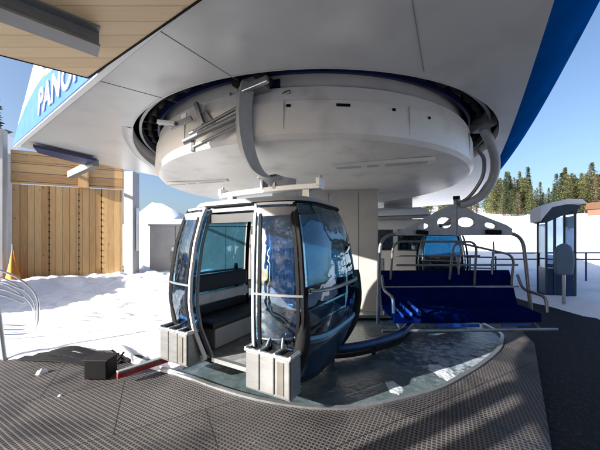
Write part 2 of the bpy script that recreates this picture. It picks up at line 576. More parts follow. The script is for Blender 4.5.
def fillet(pts, r, n=6):
    """round the inner corners of a polyline"""
    pts = [Vector(p) for p in pts]
    out = [pts[0]]
    for i in range(1, len(pts) - 1):
        a, b, c = pts[i - 1], pts[i], pts[i + 1]
        u, v = (a - b).normalized(), (c - b).normalized()
        rr = min(r, (a - b).length * .49, (c - b).length * .49)
        for k in range(n + 1):
            t = k / n
            p0, p2 = b + u * rr, b + v * rr
            out.append(p0 * (1 - t) ** 2 + b * 2 * t * (1 - t) + p2 * t * t)
    out.append(pts[-1])
    return out


def smoothline(pts, n=8):
    """Catmull-Rom through pts"""
    P = [Vector(p) for p in pts]
    P = [P[0] * 2 - P[1]] + P + [P[-1] * 2 - P[-2]]
    out = []
    for i in range(1, len(P) - 2):
        for k in range(n):
            t = k / n
            a, b, c, d = P[i - 1], P[i], P[i + 1], P[i + 2]
            out.append(.5 * ((2 * b) + (c - a) * t + (2 * a - 5 * b + 4 * c - d) * t * t + (3 * b - a - 3 * c + d) * t ** 3))
    out.append(P[-2])
    return out


def sstep(a, b, x):
    t = max(0, min(1, (x - a) / (b - a)))
    return t * t * (3 - 2 * t)


def fbm(x, y, s=1.0, o=4):
    return noise.fractal(Vector((x * s, y * s, 3.7)), 1.0, 2.0, o)


# ------------------------------------------------------------------ station axes
U = Vector((0.503, 0.864, 0))                    # the lift runs this way
NV = Vector((0.864, -0.503, 0))
WC = Vector((0.25, 6.3, 0))                      # bullwheel centre
RZ, ZS = 3.5, 3.4                                # slot radius, soffit height

# ------------------------------------------------------------------ ground
arc = [(-2.75, 4.15), (-2.2, 3.72), (-1.41, 3.34), (-.95, 3.08), (-.53, 2.88), (-.1, 2.745), (.29, 2.69), (.66, 2.72), (1.03, 2.84),
       (1.5, 3.03), (1.91, 3.29), (2.45, 3.68), (3.0, 4.15), (3.3, 4.5), (3.53, 4.85), (3.6, 5.4)]
arc = [(p.x, p.y) for p in smoothline([(x, y, 0) for x, y in arc], 6)]


def grid_mesh(name, m, x0, x1, y0, y1, step, fz, keep=None):
    nx, ny = int((x1 - x0) / step) + 1, int((y1 - y0) / step) + 1
    mb = MB()
    for j in range(ny):
        for i in range(nx):
            x, y = x0 + (x1 - x0) * i / (nx - 1), y0 + (y1 - y0) * j / (ny - 1)
            mb.v.append(Vector((x, y, fz(x, y))))
    for j in range(ny - 1):
        for i in range(nx - 1):
            a = j * nx + i
            q = (a, a + 1, a + nx + 1, a + nx)
            if keep and not any(keep(mb.v[k].x, mb.v[k].y) for k in q):
                continue
            mb.f.append(q)
    return mb.build(name, m, smooth=180)


def terrain_z(x, y):
    z = -0.12
    d = max(0, y - 13)
    az = x / max(y, 1)
    right = sstep(0.0, 0.5, az)
    z += d * (0.03 + .105 * right) * sstep(0, 30, d) + .35 * sstep(14, 20, y) * fbm(x, y, .1) + .004 * d * fbm(x, y, .03) * 3
    # snow bank behind the panel wall
    z += 4.1 * math.exp(-((x + 8.6) / 4.2) ** 2 - ((y - 17.5) / 2.6) ** 2) * (1 + .25 * fbm(x, y, .45))
    z += 2.2 * math.exp(-((x - 22) / 9) ** 2 - ((y - 24) / 6) ** 2)
    if y < 0:
        z = -.12
    return z


structure(grid_mesh('terrain', 'snow', -60, 160, -20, 190, 1.25, terrain_z))
structure(MB().prism([(-9, -1.2), (7.2, -1.2), (7.0, 9), (8.0, 13.2), (-1.5, 13.2), (-5.4, 6.0), (-9, 4.0)], -.1, -.035).build('platform_pavement', 'shaded_asphalt', smooth=0))
structure(MB().prism([(p[0], p[1]) for p in arc] + [(3.6, 9.5), (-2.75, 9.5)], -.03, -.018).build('turnaround_floor', 'wet_plate', smooth=0))
mat_outline = list(reversed(arc)) + [(-3.4, 4.05), (-4.3, 3.75), (-6.5, 3.8), (-6.5, -1.2), (1.75, -1.2), (1.98, 2.16), (3.75, 4.4), (4.2, 5.4)]  # right edge set near the shade line; dark pavement beyond deepens the shade
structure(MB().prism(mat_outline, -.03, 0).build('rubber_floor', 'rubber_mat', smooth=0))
es = MB()
es.rectsweep([(x, y, .004) for x, y in arc], .035, .05, (0, 0, 1))
ss_ = MB()
sn_ = arc[:16]
for i, (x, y) in enumerate(sn_):
    t = i / (len(sn_) - 1)
    wv = (.16 * (1 - t) ** .6 + .02) * (1 + .4 * fbm(x, y, 5))
    for k_, (dx, z) in enumerate(((-.5, -.01), (-.3, .05), (0, .075), (.35, .05), (.6, -.01))):
        d = Vector((x - .25, y - 6.3, 0)).normalized()
        q_ = Vector((x, y, 0)) + d * (-dx) * wv
        ss_.v.append(Vector((q_.x, q_.y, z * (1.1 - t) if z > 0 else z)))
for i in range(len(sn_) - 1):
    for k_ in range(4):
        a = i * 5 + k_
        ss_.f.append((a, a + 1, a + 6, a + 5))
structure(ss_.build('snow_kerb', 'snow', smooth=180))
k = es.build('floor_edging', 'galvanized', smooth=60)
structure(k)


def snow_edge(x, y):
    """how far the point lies inside the snow (m), beyond the mat's ragged far edge"""
    yb = 3.72 if x < -4.3 else (3.72 + (x + 4.3) * .17 if x < -2.4 else 4.0 - (x + 2.4) * .62)
    return (y - yb) + .16 * fbm(x, y, 2.1) + .05 * fbm(x, y, 9)


def snow_h(x, y):
    e = snow_edge(x, y)
    z = -.03 + .09 * sstep(-.02, .3, e)
    z += sstep(.2, 2.5, e) * (.06 * fbm(x, y, .9) + .05 * fbm(x, y, 2.6) + .03 * fbm(x, y, 7) + .03)
    yw = 9.1 + .33 * (x + 9.6)
    z += .3 * sstep(2.6, .2, yw - y) * (1 + .5 * fbm(x, y, 1.4)) if x < -3 else 0
    z -= .5 * sstep(-1.6, -.9, x) + .4 * sstep(-3.2, -2.6, x) * sstep(6.2, 7.5, y)
    return z


structure(grid_mesh('snow_ground', 'snow', -14, -.9, 3.0, 13.5, .07, snow_h, keep=lambda x, y: snow_edge(x, y) > -.08))


def snow_r(x, y):
    e = min(x - 6.1 - .25 * fbm(x, y, 1.1), 9)
    return -.06 + .16 * sstep(0, .9, e) + sstep(.2, 1.5, e) * (.09 * fbm(x, y, 1.2) + .06 * fbm(x, y, 3.5) + .06)


structure(grid_mesh('snow_bank', 'snow', 5.6, 16, 4.4, 14, .1, snow_r, keep=lambda x, y: x - 6.1 - .25 * fbm(x, y, 1.1) > -.1))


def blob(c, r, zz, seed):
    mb = MB()
    n = 28
    rings = 5
    for j in range(rings + 1):
        t = j / rings
        for i in range(n):
            a = 2 * math.pi * i / n
            rr = (1 - t * .96) * (1 + .35 * fbm(math.cos(a) * 1.3 + seed, math.sin(a) * 1.3, 1.2) + .16 * fbm(math.cos(a) * 5 + seed, math.sin(a) * 5, 1))
            mb.v.append(Vector((c[0] + r[0] * rr * math.cos(a), c[1] + r[1] * rr * math.sin(a), -.019 + zz * (math.sqrt(t) if t else 0) * (1 + .3 * fbm(seed + i, j, .6)))))
    for j in range(rings):
        for i in range(n):
            a = j * n + i
            b = j * n + (i + 1) % n
            mb.f.append((a, b, b + n, a + n))
    mb.f.append(tuple(rings * n + i for i in range(n)))
    return mb


for (px, py, rx, ry, s, lab) in [(443, 372, .17, .26, 1.3, 'larger painted patch of sunlight on the wet dark floor near the rim'),
                                 (394, 388, .1, .16, 4.4, 'smaller painted patch of sunlight on the wet dark floor, closer to the cabin')]:
    c = onz(px, py, -.02)  # thin pale sheets stand in for sun patches on the floor
    tag(blob(c, (rx * .9, ry * .9), .008, s).build('sun_patch', 'sunlit_patch', smooth=180), lab, 'sun patch')
for (px, py, r, lab) in [(60, 396, .02, 'tiny snow crumb lying alone on the rubber grid floor'), (42, 373, .06, 'lump of snow at the edge of the rubber floor beside the snowfield')]:
    c = onz(px, py, 0)
    tag(blob((c.x, c.y), (r, r * .8), r * .9, px).build('snow_lump', 'snow', smooth=180, M=Matrix.Translation((0, 0, .018))), lab, 'snow lump')

# ------------------------------------------------------------------ lift station
st = thing('lift_station', 'grey canopied lift station with round wheel housing, blue flared side and lettered front', 'lift station')
FL, FR = Vector((-5.27, 5.17, 0)), Vector((1.1, .73, 0))        # front edge corners
LEN = 15
right_px = [(555, 0), (540, 45), (524, 85), (513, 115), (497, 150)]
redge = []
for i in range(41):
    u_ = FR.dot(U) + (15.2 - FR.dot(U)) * i / 40
    n_ = .52 + .2 * math.sin(math.pi * (u_ - 1.2) / 12) if u_ < 13.2 else .52
    redge.append(U * u_ + NV * n_)
far_l = FL + U * LEN
outline = [FL.xy] + [p.xy for p in redge] + [far_l.xy]
hole = [(WC.x + RZ * math.cos(R(a)), WC.y + RZ * math.sin(R(a))) for a in range(0, 360, 3)]
outline = [tuple(p) for p in outline]
MB().prism(outline, ZS, ZS + .06, [hole]).build('soffit', 'soffit', st, smooth=0)
# joints between soffit panels
for (a, b) in [((150, 25), (237, 80)), ((92, 79), (180, 103)), ((412, 0), (424, 72))]:
    p, q = onz(*a, ZS - .003), onz(*b, ZS - .003)
    MB().bar(p, q, .0035, .004).build('joint_strip', 'joint_grey', st, smooth=0)
# rounded side shell: rises and leans outward (blue), then closes over as the roof
prof = [(0, 0), (.1, .03), (.3, .24), (.5, .52), (.62, .78), (.67, 1.0), (.62, 1.2), (.45, 1.36), (.1, 1.45)]


def side_shell(line, nvec, prof):
    mb = MB()
    k = len(prof)
    for p in line:
        for d, z in prof:
            mb.v.append(Vector((p.x + nvec.x * d, p.y + nvec.y * d, ZS + z)))
    for i in range(len(line) - 1):
        for j in range(k - 1):
            mb.f.append((i * k + j, (i + 1) * k + j, (i + 1) * k + j + 1, i * k + j + 1))
    return mb


side_shell(redge, NV, prof).build('side_cladding', 'blue_fascia', st, smooth=60)
lline = [FL + U * LEN * i / 6 for i in range(7)]
side_shell(lline, -NV, [(0, 0), (-.0, .02), (-1.9, 1.42), (-2.0, 1.44)]).build('side_cladding', 'blue_fascia', st, smooth=60)
rt = [tuple((p + NV * .1).xy) for p in redge]
MB().prism([tuple((FL + NV * 2.0).xy)] + rt + [tuple((far_l + NV * 2.0).xy)], ZS + 1.44, ZS + 1.5).build('roof', 'white_paint', st, smooth=0)
# the lettered front board, standing on the front edge
ed = (FR - FL).normalized()
out = Vector((ed.y, -ed.x, 0))
if out.dot(-FL) < 0:
    out = -out
BM = Matrix((ed, -out, Vector((0, 0, 1)))).transposed().to_4x4()   # local x along the edge, y into the building, z up
BM.translation = FL + out * .05 + Vector((0, 0, ZS))
L0 = (FR - FL).length
board = MB().plate([(0, -.02), (L0, -.02), (L0, 1.9), (2.6, 1.9), (2.2, 1.58), (1.48, 1.05), (.94, .69), (.45, .33)], .06, Matrix()).build('sign_board', 'sign_white', st, smooth=0, M=BM)
# colours on the board, each a thin panel proud of it
wave = [(0.02, .0), (L0 - .02, .0), (L0 - .02, .56), (3.2, .56), (2.4, .56), (1.9, .6), (1.5, .56), (1.0, .46), (.7, .36), (.36, .25)]
MB().plate(wave, .012, Matrix.Translation((0, -.037, 0))).build('blue_band', 'sign_blue', board, smooth=0)
MB().plate([(.42, .28), (.7, .375), (1.0, .475), (1.5, .575), (1.9, .615), (2.1, .63), (1.5, .67), (1.0, .6), (.8, .54)], .012, Matrix.Translation((0, -.037, 0))).build('yellow_stripe', 'sign_yellow', board, smooth=0)
MB().plate([(1.95, .72), (2.7, .6), (L0 - .02, .6), (L0 - .02, 1.3), (3.0, 1.3), (2.5, 1.25), (2.15, 1.1)], .012, Matrix.Translation((0, -.037, 0))).build('navy_patch', 'sign_navy', board, smooth=0)
cu = bpy.data.curves.new('lettering', 'FONT')
cu.body = 'PANORAMA'
cu.size = .5
cu.extrude = .008
cu.shear = .18
cu.space_character = 1.1
cu.offset = .012
lt = bpy.data.objects.new('lettering', cu)
COL.objects.link(lt)
cu.materials.append(MATS['sign_white'])
bpy.context.view_layer.update()
lme = bpy.data.meshes.new_from_object(lt)
lme.name = 'lettering_mesh'
bpy.data.objects.remove(lt)
lt = bpy.data.objects.new('lettering', lme)
COL.objects.link(lt)
lt.parent = board
lt.matrix_local = Matrix.Translation((1.75, -.052, .1)) @ Matrix.Rotation(R(90), 4, 'X')

# wheel housing
MB().lathe([(2.98, 3.95), (2.98, 3.46), (3.1, 3.44), (3.11, 3.28), (3.14, 3.265), (3.16, 2.96), (3.15, 2.88), (3.1, 2.83), (3.02, 2.81), (1.2, 2.76), (.0, 2.75)], WC, 128).build('wheel_housing', 'drum', st, smooth=30)
MB().lathe([(RZ + .012, 3.397), (RZ - .004, 3.395), (RZ - .008, 3.40), (RZ - .008, 3.58), (RZ + .02, 3.6)], WC, 128).build('slot_rim', 'soffit', st, smooth=50)
lipm = MB()
for i in range(41):
    a = 95 + 120 * i / 40
    h_ = .13 * math.sin(math.pi * i / 40) ** .7 + .001
    for r_, z in ((RZ - .01, 3.4), (RZ - .012, 3.4 - h_), (RZ + .02, 3.39 - h_ * 1.05), (RZ + .1, 3.4 - h_), (RZ + .14, 3.4)):
        lipm.v.append(Vector((WC.x + r_ * math.cos(R(a)), WC.y + r_ * math.sin(R(a)), z)))
for i in range(40):
    for k_ in range(4):
        a = i * 5 + k_
        lipm.f.append((a, a + 1, a + 6, a + 5))
lipm.build('slot_lip', 'soffit', st, smooth=60)
MB().lathe([(RZ - .006, 3.575), (RZ + .08, 3.62), (RZ + .08, 4.2), (2.96, 4.2)], WC, 128).build('slot_lining', 'black', st, smooth=50)
MB().lathe([(3.36, 3.52), (3.4, 3.52), (3.4, 3.66), (3.36, 3.66), (3.36, 3.52)], WC, 128).build('guide_rail', 'grey_steel', st, smooth=50)
MB().lathe([(3.08, 3.6), (3.12, 3.6), (3.12, 3.7), (3.08, 3.7), (3.08, 3.6)], WC, 128).build('guide_rail', 'dark_blue_steel', st, smooth=50)


def polar(a, r, z):
    return Vector((WC.x + r * math.cos(R(a)), WC.y + r * math.sin(R(a)), z))


# drive tyres along the slot
for a in range(-170, 20, 6):
    if -112 < a < -100:
        continue
    t = MB()
    c = polar(a, 3.24, 3.72)
    d = Vector((-math.sin(R(a)), math.cos(R(a)), 0))
    n = Vector((math.cos(R(a)), math.sin(R(a)), 0))
    ring = [c + (d * math.cos(w) + Vector((0, 0, 1)) * math.sin(w)) * .12 for w in [2 * math.pi * i / 16 for i in range(16)]]
    t.tube(ring, .04, 8, closed=True)
    t.bar(c - n * .1, c + n * .14, .05, .05)
    t.build('drive_tyre', 'black_rubber', st, smooth=60)
# white cover plates and brackets over the near run of the slot
for (px, py, w) in [(184, 117, .1), (200, 108, .07), (226, 97, .14), (239, 90, .12), (262, 84, .1)]:
    p = at(px, py, 3.55)
    MB().box((0, 0, 0), (w, .02, .085), Matrix.Translation(p) @ Matrix.Rotation(R(-28), 4, 'Z')).build('cover_plate', 'white_paint', st, smooth=0, bevel=.006)
for (a0, a1) in (((170, 128), (192, 118)), ((158, 122), (176, 124)), ((205, 112), (215, 126)), ((196, 103), (203, 124)), ((280, 86), (262, 96))):
    MB().bar(at(*a0, 3.5), at(*a1, 3.45), .05, .06).build('bracket', 'grey_steel', st, smooth=0, bevel=.008)
MB().box((0, 0, 0), (.26, .14, .13), Matrix.Translation(at(272, 88, 3.45)) @ Matrix.Rotation(R(-14), 4, 'Z')).build('motor_box', 'dark_blue_steel', st, smooth=0, bevel=.01)
for (p, q, r) in [((184, 142), (246, 112), .035), ((192, 148), (250, 120), .022), ((190, 134), (244, 104), .02), ((250, 108), (290, 92), .026)]:
    MB().tube([at(*p, 3.42), at(*q, 3.22)], r, 10).build('linkage_bar', 'grey_steel', st, smooth=60)
MB().box((0, 0, 0), (.05, .05, .16), Matrix.Translation(at(193, 145, 3.42))).build('bracket', 'steel_beam', st, smooth=0, bevel=.006)

# lamps under the wheel housing, small plates on its wall


def under(px, py):
    return onz(px, py, 2.775)


def light_strip(pa, pb, w):
    p, q = under(*pa), under(*pb)
    m = MB().bar(p, q, w, .05)
    fx = m.build('light_fixture', 'lamp_cover', st, smooth=0, bevel=.008)
    d = (q - p)
    for t0, t1 in ((.04, .3), (.36, .48), (.54, .94)):
        a, b = p + d * t0, p + d * t1
        a.z = b.z = 2.748
        MB().bar(a, b, w * .45, .008).build('diffuser', 'column', fx, smooth=0)


light_strip((333, 167), (434, 160), .2)
light_strip((168, 184), (228, 180), .1)
for a, z, w in ((-85.5, 3.2, .16), (-97, 3.2, .05), (-74, 3.2, .04), (-64, 3.19, .03)):
    M = Matrix.Translation(polar(a, 3.145, z)) @ Matrix.Rotation(R(a + 90), 4, 'Z')
    MB().box((0, 0, 0), (w, .03, .028), M).build('vent_slot', 'black', st, smooth=0)
# vertical seams of the housing wall
for a in (-125, -98, -70, -43, -15):
    M = Matrix.Translation(polar(a, 3.146, 3.1)) @ Matrix.Rotation(R(a + 90), 4, 'Z')
    MB().box((0, 0, 0), (.006, .03, .34), M).build('wall_seam', 'column', st, smooth=0)

# central pillar
pm = Matrix.Translation((.6, 6.75, 1.3)) @ Matrix.Rotation(R(-6), 4, 'Z')
pl = MB().box((0, 0, .04), (2.35, 1.3, 2.86), pm).build('pillar', 'column', st, smooth=0, bevel=.03)
for x in (-.6, .1, .75):
    MB().box((x, -.652, .04), (.012, .006, 2.7), pm).build('panel_joint', 'steel_beam', pl, smooth=0)
MB().box((.42, -.656, .42), (.2, .008, .1), pm).build('marking', 'sign_blue', pl, smooth=0)
MB().box((.36, -.656, .31), (.1, .008, .035), pm).build('marking', 'sign_blue', pl, smooth=0)
MB().box((0, 0, -1.36), (2.5, 1.45, .14), pm).build('plinth', 'grey_wall', pl, smooth=0, bevel=.02)
fp = WC + U * 9.0
MB().box((fp.x, fp.y, 1.7), (1.4, 1.4, 3.4)).build('pillar', 'column', st, smooth=0, bevel=.03)

# curved guard rail standing on the turnaround floor, with its stays
ga = smoothline([onz(326, 349, .14), onz(352, 347, .14), onz(380, 341, .14), onz(400, 334, .14), onz(410, 325, .14)], 8)
gr = thing('curved_guard_rail', 'curved dark blue guide rail low over the wet turnaround floor beside the pillar', 'guard rail', loc=(ga[12].x, ga[12].y, 0))
inv = Matrix.Translation((-ga[12].x, -ga[12].y, 0))
MB().tube([inv @ p for p in ga], .065, 12).build('rail_tube', 'blue_rail', gr)
MB().rectsweep([inv @ (p - Vector((0, 0, .1))) for p in ga], .05, .08, (0, 0, 1)).build('rail_skirt', 'black_rubber', gr)
for i in (2, 14, 28):
    p = inv @ ga[i]
    MB().tube([(p.x, p.y, -.02), (p.x, p.y, .12)], .03, 8).build('foot', 'black', gr)
dk = thing('loading_step', 'pale metal loading step on the wet floor in front of the pillar foot', 'step', loc=(2.0, 5.85, 0))
MB().box((-.5, 0, .06), (1.3, .3, .07)).build('tread', 'galvanized', dk, smooth=0, bevel=.01)
MB().box((-.5, .02, -.0), (1.2, .24, .05)).build('base', 'black', dk, smooth=0)
MB().box((.4, -.1, .03), (.34, .24, .05)).build('end_plate', 'white_paint', dk, smooth=0, bevel=.01)

# ------------------------------------------------------------------ wooden canopy above the camera
ZC = 3.32
cn = thing('wooden_canopy', 'pine boarded canopy roof with a dark steel beam beneath it, over the boarding area', 'canopy')
c1, c2, c3 = onz(-12, 46, ZC), onz(88, 78, ZC), onz(204, -3, ZC)
dirr = (c3 - c2).normalized()
c4 = c2 + dirr * 4.6
poly = [(c1.x - .2, c1.y), (-3.2, 2.0), (-3.45, .7), (-4.31, -.08), (-4.9, -.87), (-5.4, -1.9), (c4.x - .6, -2.2), (c4.x, c4.y), (c2.x, c2.y)]
ccx, ccy = c2.x, c2.y
MB().prism(poly, ZC, ZC + .22).build('soffit', 'pine_soffit', cn, smooth=0)
tr = MB()
for a, b in zip([poly[0], poly[-1]], [poly[-1], poly[-2]]):
    tr.bar((a[0], a[1], ZC + .11), (b[0], b[1], ZC + .11), .016, .228)
tr.build('edge_trim', 'black', cn, smooth=0)
b0, b1 = onz(-14, 10, ZC - .16), onz(99, 52, ZC - .16)
bd = (b1 - b0).normalized()
b0 = b0 - bd * .05
bs = MB()
for z, w in ((-.152, .17), (-.006, .17)):
    bs.bar(b0 + Vector((0, 0, .16 + z)), b1 + Vector((0, 0, .16 + z)), w, .016)
bs.bar(b0 + Vector((0, 0, .081)), b1 + Vector((0, 0, .081)), .02, .128)
bs.build('steel_beam', 'steel_beam', cn, smooth=0)
for (x, y) in ((-4.77, -.72), (-4.6, -.98), (1.6, -2.2)):
    MB().box((x, y, ZC / 2), (.16, .16, ZC)).build('post', 'steel_beam', cn, smooth=0, bevel=.01)

# ------------------------------------------------------------------ wooden wall, panel wall, side building
wa, wb = Vector((-9.5, 9.1, 0)), Vector((-6.62, 10.25, 0))
wd = (wb - wa)
wl = wd.length
ww = thing('wooden_wall', 'tall wall of warm larch boards with a horizontal header, behind the snow', 'wall', loc=wa, rz=math.atan2(wd.y, wd.x))
for i, (x0, x1) in enumerate(((0, .95), (.97, 1.78), (1.8, 2.44), (2.46, wl))):
    MB().box(((x0 + x1) / 2, 0, 1.75), (x1 - x0, .06, 3.5)).build('board_panel', 'larch_boards', ww, smooth=0)
for x in (.96, 1.79, 2.45):
    MB().box((x, .03, 1.75), (.05, .03, 3.5)).build('joint_batten', 'bark', ww, smooth=0)
for i in range(3):
    MB().box((wl / 2, -.02, 3.53 + .18 + .37 * i), (wl + .06, .09, .355)).build('header_board', 'larch_header', ww, smooth=0, bevel=.006)
MB().box((1.95, -.1, 4.05), (.3, .1, 1.1)).build('post', 'larch_boards', ww, smooth=0)
bk = MB()
for x in (.96, 1.79, 2.45):
    for z in [.4 + .22 * i for i in range(14)]:
        bk.box((x, -.032, z), (.035, .012, .05))
bk.build('fixings', 'black', ww, smooth=0)

gp = thing('grey_pillar', 'plain pale grey pillar at the end of the larch board wall', 'pillar', loc=at(130, 278, 10.3) * Vector((1, 1, 0)) if False else (-6.36, 10.4, 0))
MB().box((0, 0, 2.1), (.34, .4, 4.2)).build('shaft', 'grey_wall', gp, smooth=0, bevel=.015)
MB().box((0, 0, .1), (.5, .48, .3)).build('base', 'column', gp, smooth=0, bevel=.015)
MB().box((.24, -.05, 2.05), (.06, .1, 1.6)).build('conduit', 'white_paint', gp, smooth=0, bevel=.01)
pw = thing('panel_wall', 'low wall of brownish grey panels behind the snow beside the cabin', 'wall', loc=(-6.1, 11.2, 0), rz=R(4))
for i in range(4):
    MB().box((.5 + i * 1.02, 0, 1.12), (1.0, .12, 2.2)).build('wall_panel', 'panel_wall', pw, smooth=0, bevel=.012)
MB().box((2.05, 0, 2.26), (4.2, .2, .08)).build('coping', 'grey_wall', pw, smooth=0, bevel=.01)
MB().box((.95, -.1, .95), (.2, .1, .42)).build('switch_box', 'grey_steel', pw, smooth=0, bevel=.01)
MB().box((.95, -.1, 1.28), (.12, .06, .16)).build('switch_box', 'white_paint', pw, smooth=0, bevel=.01)

sb = thing('side_building', 'grey building corner with snow laden sloping roof next to the larch wall', 'building', loc=(-9.62, 8.75, 0), rz=R(20))
MB().box((-1.6, .8, 2.3), (3.0, 1.2, 4.6)).build('wall', 'grey_wall', sb, smooth=0)
MB().box((.02, .1, 2.6), (.24, .24, 5.2)).build('corner_post', 'column', sb, smooth=0, bevel=.015)
WI = (Matrix.Translation((-9.62, 8.75, 0)) @ Matrix.Rotation(R(20), 4, 'Z')).inverted()
MB().box((-10.6, 5.6, 1.0), (.5, 4.0, 2.2), WI).build('wall', 'grey_wall', sb, smooth=0)  # added unseen wall with its cap, casts the shade band on the snow
MB().box((-10.6, 5.6, 2.2), (.62, 4.1, .25), WI).build('shade_wall_cap', 'snow', sb, smooth=0, bevel=.1)
MB().add([(-3.2, -.1, 3.3), (-.12, -.1, 5.3), (-.12, 1.3, 5.3), (-3.2, 1.3, 3.3), (-3.2, -.1, 3.0), (-.12, -.1, 4.6), (-.12, 1.3, 4.6), (-3.2, 1.3, 3.0)],
         [(0, 1, 2, 3), (7, 6, 5, 4), (0, 4, 5, 1), (1, 5, 6, 2), (2, 6, 7, 3), (3, 7, 4, 0)]).build('snow_roof', 'snow', sb, smooth=0, bevel=.05)

# dark blue canopy plate and its bracket just below the station's far edge
bp = thing('steel_bracket', 'dark blue steel plate on a grey bracket in front of the larch wall header', 'bracket', loc=(-6.2, 7.9, 0))
q = [onz(33, 147, 3.3), onz(97, 161, 3.3), onz(84, 165, 3.3), onz(38, 153, 3.3)]
q = [p - Vector((-6.2, 7.9, 0)) for p in q]
mb = MB()
mb.add([p for p in q] + [p + Vector((0, 0, .05)) for p in q], [(0, 1, 2, 3), (7, 6, 5, 4), (0, 4, 5, 1), (1, 5, 6, 2), (2, 6, 7, 3), (3, 7, 4, 0)])
mb.build('plate', 'dark_blue_steel', bp, smooth=0)
o0 = Vector((-6.2, 7.9, 0))
MB().bar(at(70, 175, 6.6) - o0, at(96, 163, 5.9) - o0, .12, .16).build('arm', 'grey_steel', bp, smooth=0, bevel=.01)
MB().bar(at(70, 174, 6.6) - o0, at(71, 173, 9.6) - o0, .1, .1).build('arm', 'grey_steel', bp, smooth=0, bevel=.01)

# orange pennant
pn = thing('orange_pennant', 'rolled orange safety flag leaning on the larch wall', 'flag', loc=(-9.12, 8.75, .1))
pr = MB()
n = 22
zs = [0, .3, .6, .9, 1.15, 1.3]
rs = [.22, .19, .14, .09, .045, .02]
for z, r_ in zip(zs, rs):
    for i in range(n):
        a = 2 * math.pi * i / n
        rr = r_ * (1 + .25 * math.sin(a * 4 + z * 2))
        pr.v.append(Vector((rr * math.cos(a) - .12 * z, rr * .6 * math.sin(a) + .1 * z, z)))
for j in range(len(zs) - 1):
    for i in range(n):
        a, b = j * n + i, j * n + (i + 1) % n
        pr.f.append((a, b, b + n, a + n))
pr.build('cloth', 'orange_cloth', pn, smooth=80)
MB().tube([(0, 0, -.1), (-.17, .13, 1.42)], .016, 8).build('pole', 'galvanized', pn)

# ------------------------------------------------------------------ queue barriers at the side
qb = thing('queue_barrier', 'shiny tubular queue barrier with rounded end, standing in the snow', 'barrier', loc=(-4.5, 4.5, 0))
o0 = Vector((-4.5, 4.5, 0))
for k_, (dy, dp, t) in enumerate(((0, 0, .015), (7, .28, .012), (13, .56, .012))):
    lp = fillet([at(-40, 262 + dy, 4.2 + dp) - o0, at(10, 272 + dy, 4.3 + dp) - o0, at(39 - 2 * k_, 293 + dy, 4.45 + dp) - o0, at(38 - 3 * k_, 334 - 4 * k_, 4.45 + dp) - o0, at(0, 335 - 5 * k_, 4.3 + dp) - o0, at(-40, 334 - 5 * k_, 4.2 + dp) - o0], .3, 8)
    MB().tube(lp, t, 10).build('loop_tube', 'chrome', qb)
    MB().tube([at(-40, 275 + dy, 4.2 + dp) - o0, at(6, 283 + dy, 4.35 + dp) - o0, at(24, 290 + dy, 4.45 + dp) - o0], .013, 8).build('rail_tube', 'chrome', qb)
MB().tube([at(-3, 300, 3.9) - o0, at(5, 362, 3.8) - o0], .028, 10).build('post', 'galvanized', qb)

# red barrier, black base block, flap
rb = thing('red_barrier', 'low red and white barrier rail resting on a black block at the floor edge', 'barrier', loc=(-2.5, 3.75, 0))
o0 = Vector((-2.5, 3.75, 0))
p0, p1 = onz(117, 376, .1), onz(172, 358, .1)
MB().bar(p0 - o0, p1 - o0, .05, .06).build('rail', 'red_paint', rb, smooth=0, bevel=.008)
MB().bar(p0 - o0 + Vector((0, .0, .043)), p1 - o0 + Vector((0, 0, .043)), .065, .022).build('top_strip', 'cabin_floor', rb, smooth=0, bevel=.006)
bl = MB().box((.1, -.43, .12), (.27, .2, .22)).build('base_block', 'black', rb, smooth=0, bevel=.015)
MB().box((.1, -.43, .238), (.3, .23, .02)).build('lid', 'black_rubber', bl, smooth=0, bevel=.006)
MB().bar((-.04, -.46, .0), (-.05, -.46, .24), .025, .05).build('edge_plate', 'galvanized', bl, smooth=0)
for (a, b) in (((112, 350), (124, 360)), ((124, 352), (117, 361))):
    MB().tube([onz(*a, .16) - o0, onz(*b, .06) - o0], .014, 6).build('stay', 'black', rb)
fl = MB()
for i in range(3):
    pts = smoothline([(-1.35 + .1 * i, .05 + .1 * i, .02), (-.8, -.05 + .14 * i, .05 + .02 * i), (-.3, -.12 + .12 * i, .03), (.1 + .1 * i, -.05 + .05 * i, .02)], 6)
    fl = MB().rectsweep(pts, .1, .018, Vector((.15, 1, .1)))
    fl.build('rubber_flap', 'black_rubber', rb, smooth=60)

# ------------------------------------------------------------------ gondola cabin
A_, B_, PW = 1.13, .8, 4.2
SZ = [(0, .74), (.15, .81), (.5, .95), (.8, 1.0), (1.1, .99), (1.5, .935), (1.8, .855), (1.95, .79), (2.05, .70), (2.12, .5), (2.15, .2)]


def sc(z):
    for (a, b), (c, d) in zip(SZ, SZ[1:]):
        if z <= c:
            t = max(0, (z - a) / (c - a))
            return b + (d - b) * t
    return SZ[-1][1]


def surf(phi, z, off=0.0):
    c, s_ = math.cos(R(phi)), math.sin(R(phi))
    r = (abs(c / A_) ** PW + abs(s_ / B_) ** PW) ** (-1 / PW) * sc(z) + off
    return Vector((r * c, r * s_, z))


def patch(p0, p1, z0, z1, off=0, np_=None, nz=8):
    np_ = np_ or max(2, int(abs(p1 - p0) / 3))
    mb = MB()
    for j in range(nz + 1):
        for i in range(np_ + 1):
            mb.v.append(surf(p0 + (p1 - p0) * i / np_, z0 + (z1 - z0) * j / nz, off))
    w = np_ + 1
    for j in range(nz):
        for i in range(np_):
            mb.f.append((j * w + i, j * w + i + 1, (j + 1) * w + i + 1, (j + 1) * w + i))
    return mb


def surf_line(phis, zs_, off=0):
    return [surf(p, z, off) for p, z in zip(phis, zs_)]


def lin(a, b, n):
    return [a + (b - a) * i / n for i in range(n + 1)]


